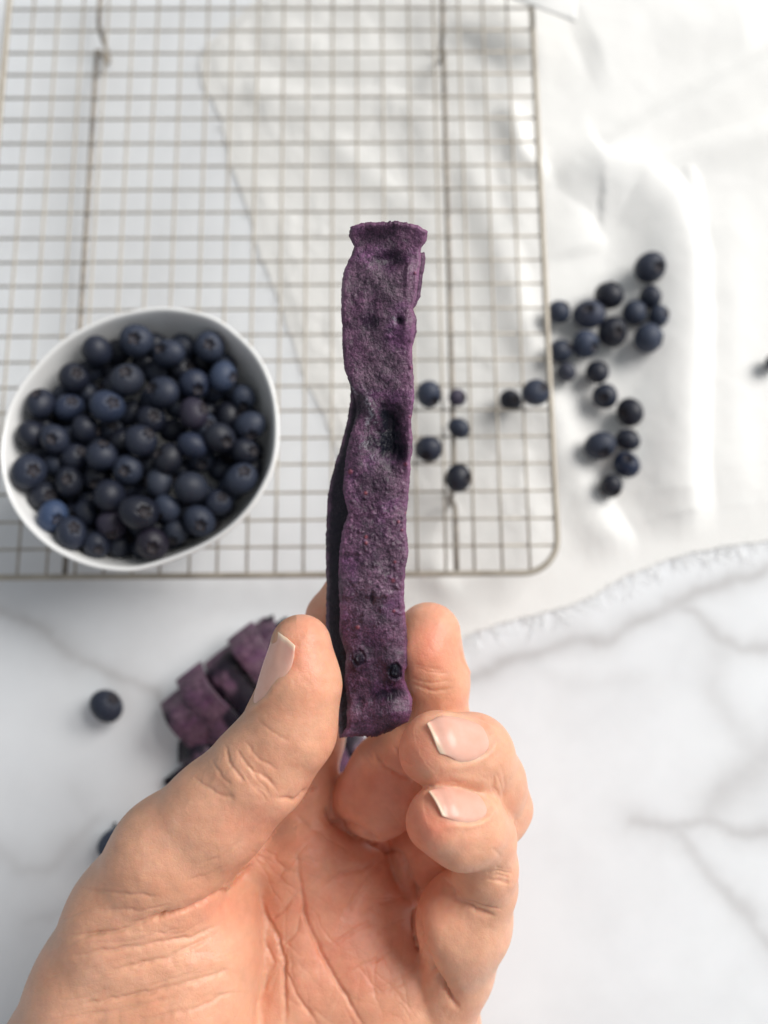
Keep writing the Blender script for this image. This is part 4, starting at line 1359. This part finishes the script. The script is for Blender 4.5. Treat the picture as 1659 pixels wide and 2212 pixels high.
def nail(base, tip, nrm, width, grow, skew=0.0, lift=0.05, hug=0.5):
    """base/tip: (x, y, mm) of the nail's root and free edge on the picture; nrm: outward direction (x right, y up, z to the eye)"""
    A = jm((*base, 0))[:3]; B = jm((*tip, 0))[:3]
    n = unit(nrm); a = unit(B - A); n = unit(n - a * (n @ a)); s = np.cross(a, n)
    L = np.linalg.norm(B - A)
    ku, kv = 25, 33
    u = np.linspace(-1, 1, ku)[:, None] * np.ones((1, kv)); v = np.ones((ku, 1)) * np.linspace(0, 1, kv)[None]
    # outline: rounded root, parallel sides, gently bowed free edge
    wv = np.where(v < 0.62, np.sqrt(np.clip(1 - ((0.62 - v) / 0.62) ** 2, 0, 1)) * 0.98 + 0.02, 1.0) * (1 - 0.36 * np.clip((v - 0.65) / 0.35, 0, 1) ** 2)
    along = v * L + grow * (1 - (u * wv) ** 2) * np.clip((v - 0.6) / 0.4, 0, 1) + skew * u * wv * v
    P = A + a * along[..., None] + s * (u * wv * width / 2)[..., None]
    P = P.reshape(-1, 3) + n * 7.0
    go = np.zeros(len(P))
    for _ in range(60):
        d = sdf(P - n * go[:, None])
        go = np.minimum(go + np.clip(d, -0.5, 1.5) * 0.7, 14.0)
    hgt = (7.0 - go).reshape(ku, kv)
    # the plate keeps a clean arch: fit a smooth surface to the flesh below it
    uu, vv = (u * wv).ravel(), v.ravel()
    ok = (np.abs(uu) < 0.8) & (vv < 0.8) & (vv > 0.1)
    Mx = lambda a_, b_: np.stack([np.ones_like(a_), a_, b_, a_ * a_, b_ * b_, a_ * b_], 1)
    cf = np.linalg.lstsq(Mx(uu[ok], vv[ok]), hgt.ravel()[ok], rcond=None)[0]
    cf[3] = min(cf[3], -width * 0.15)
    fit = (Mx(uu, vv) @ cf).reshape(ku, kv)
    fit = np.where(v > 0.55, fit + (np.clip(hgt, fit - hug, fit) - fit) * np.clip((v - 0.55) / 0.35, 0, 1), fit)
    top = fit + lift - 0.55 * np.clip(1 - v / 0.2, 0, 1) ** 2 - 0.5 * np.clip((np.abs(u) - 0.8) / 0.2, 0, 1) ** 2 * np.clip((0.95 - v) * 6, 0, 1)
    Pm = (A + a * along[..., None] + s * (u * wv * width / 2)[..., None] + n * top[..., None]).reshape(-1, 3)
    Pb = Pm - n * 0.38
    m = ku * kv
    Fq = [grid_faces(ku, kv, 0, False), grid_faces(ku, kv, m, True)]
    ring = np.concatenate([np.arange(kv), np.arange(1, ku) * kv + kv - 1, (ku - 1) * kv + np.arange(kv - 2, -1, -1), np.arange(ku - 2, 0, -1) * kv])
    nx_ = np.roll(ring, -1)
    Fq.append(np.stack([ring, nx_, nx_ + m, ring + m], 1))
    e = np.clip((v - 0.95) / 0.03, 0, 1)
    NAILS.append((np.concatenate([Pm, Pb]), np.concatenate(Fq), np.concatenate([e.ravel(), e.ravel()]), A, a, s, n, L, width))


nail((580, 1533, 3), (617, 1384, 7), (-1.0, 0.10, 0.06), 11.5, 1.2)
nail((1038, 1604, 5), (952, 1590, 15), (0.60, 0.60, 0.53), 12.4, 1.8, 1.7, 0.05, 2.2)
nail((1033, 1750, 10), (962, 1728, 19), (0.60, 0.60, 0.53), 10.0, 1.3, 1.3, 0.05, 1.3)
nail((1005, 1446, -20), (1001, 1372, -19), (0.96, 0.05, -0.15), 10.0, 0.0, 0.0, -0.12)
nail((745, 1400, -44), (772, 1268, -34), (0.10, 0.15, -1.0), 10.5, 0.7)

# the flesh dips under each plate, which leaves a fold round it
for Pm, _, _, A, a, s, n, L, w in NAILS:
    q = HV - A
    qa, qs, qn = q @ a / L, q @ s / (w / 2), HN @ n
    rho = np.where(qa < 0.62, np.hypot((0.62 - qa) / 0.62, qs), np.abs(qs))
    near = (np.abs(q @ n) < 6) * np.clip(qn * 4, 0, 1)
    ins = 1 / (1 + np.exp((rho - 0.96) * 20)) * np.clip((1.35 - qa) / 0.35, 0, 1) * near
    rim_ = np.exp(-((rho - 1.13) / 0.13) ** 2) * np.clip((0.95 - qa) / 0.3, 0, 1) * near
    HV = HV - HN * (0.25 * ins)[:, None] + HN * (0.34 * rim_)[:, None]

HW = cam_to_world(np.stack([HV[:, 0], HV[:, 1], HV[:, 2] - D0 * 1000], 1) / 1000.0)
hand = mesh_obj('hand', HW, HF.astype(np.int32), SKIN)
blob = lambda x, y, sx, sy=None: np.exp(-(((hx - x) / sx) ** 2 + ((hy - y) / (sy or sx)) ** 2))
pink = 0.9 * blob(930, 1390, 60, 70) + 0.7 * blob(905, 1620, 55) + 0.7 * blob(925, 1775, 55) + 0.5 * blob(660, 1400, 60, 80) + 0.65 * blob(730, 1980, 170, 230) + 0.6 * blob(800, 1700, 110) + 0.45 * blob(900, 1850, 70, 90) \
    + 0.35 * blob(480, 1960, 90, 50) + 0.25 * blob(840, 2080, 90) + 0.4 * blob(560, 1780, 60) + 0.35 * noise2(hx, hy, 48, 77, 4, 0.65)  # fingertip flush, plus warm bounced shade painted over the palm
tan_shade = np.clip((1.25 - HN[:, 2] * 1.4) * (HN[:, 0] < 0), 0, 1) * (hx < 640) * 0.85 + 0.2 * blob(480, 1660, 70) + 0.2 * noise2(hx, hy, 45, 78, 4, 0.6)  # tanned back of hand, with left-side shade painted into the skin colour
attr(hand, 'pink', np.clip(pink, 0, 1)); attr(hand, 'tan', np.clip(tan_shade, 0, 1))
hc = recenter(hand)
tag(hand, 'left hand seen from the palm, pinching the purple strip, two fingertips curled in', 'hand')
for (P, F, e, *_r), nm in zip(NAILS, ('thumb_nail', 'fingernail', 'fingernail', 'fingernail', 'fingernail')):
    W = cam_to_world(np.stack([P[:, 0], P[:, 1], P[:, 2] - D0 * 1000], 1) / 1000.0) - hc
    o = mesh_obj(nm, W, F.astype(np.int32), NAIL, hand)
    attr(o, 'edge', e)
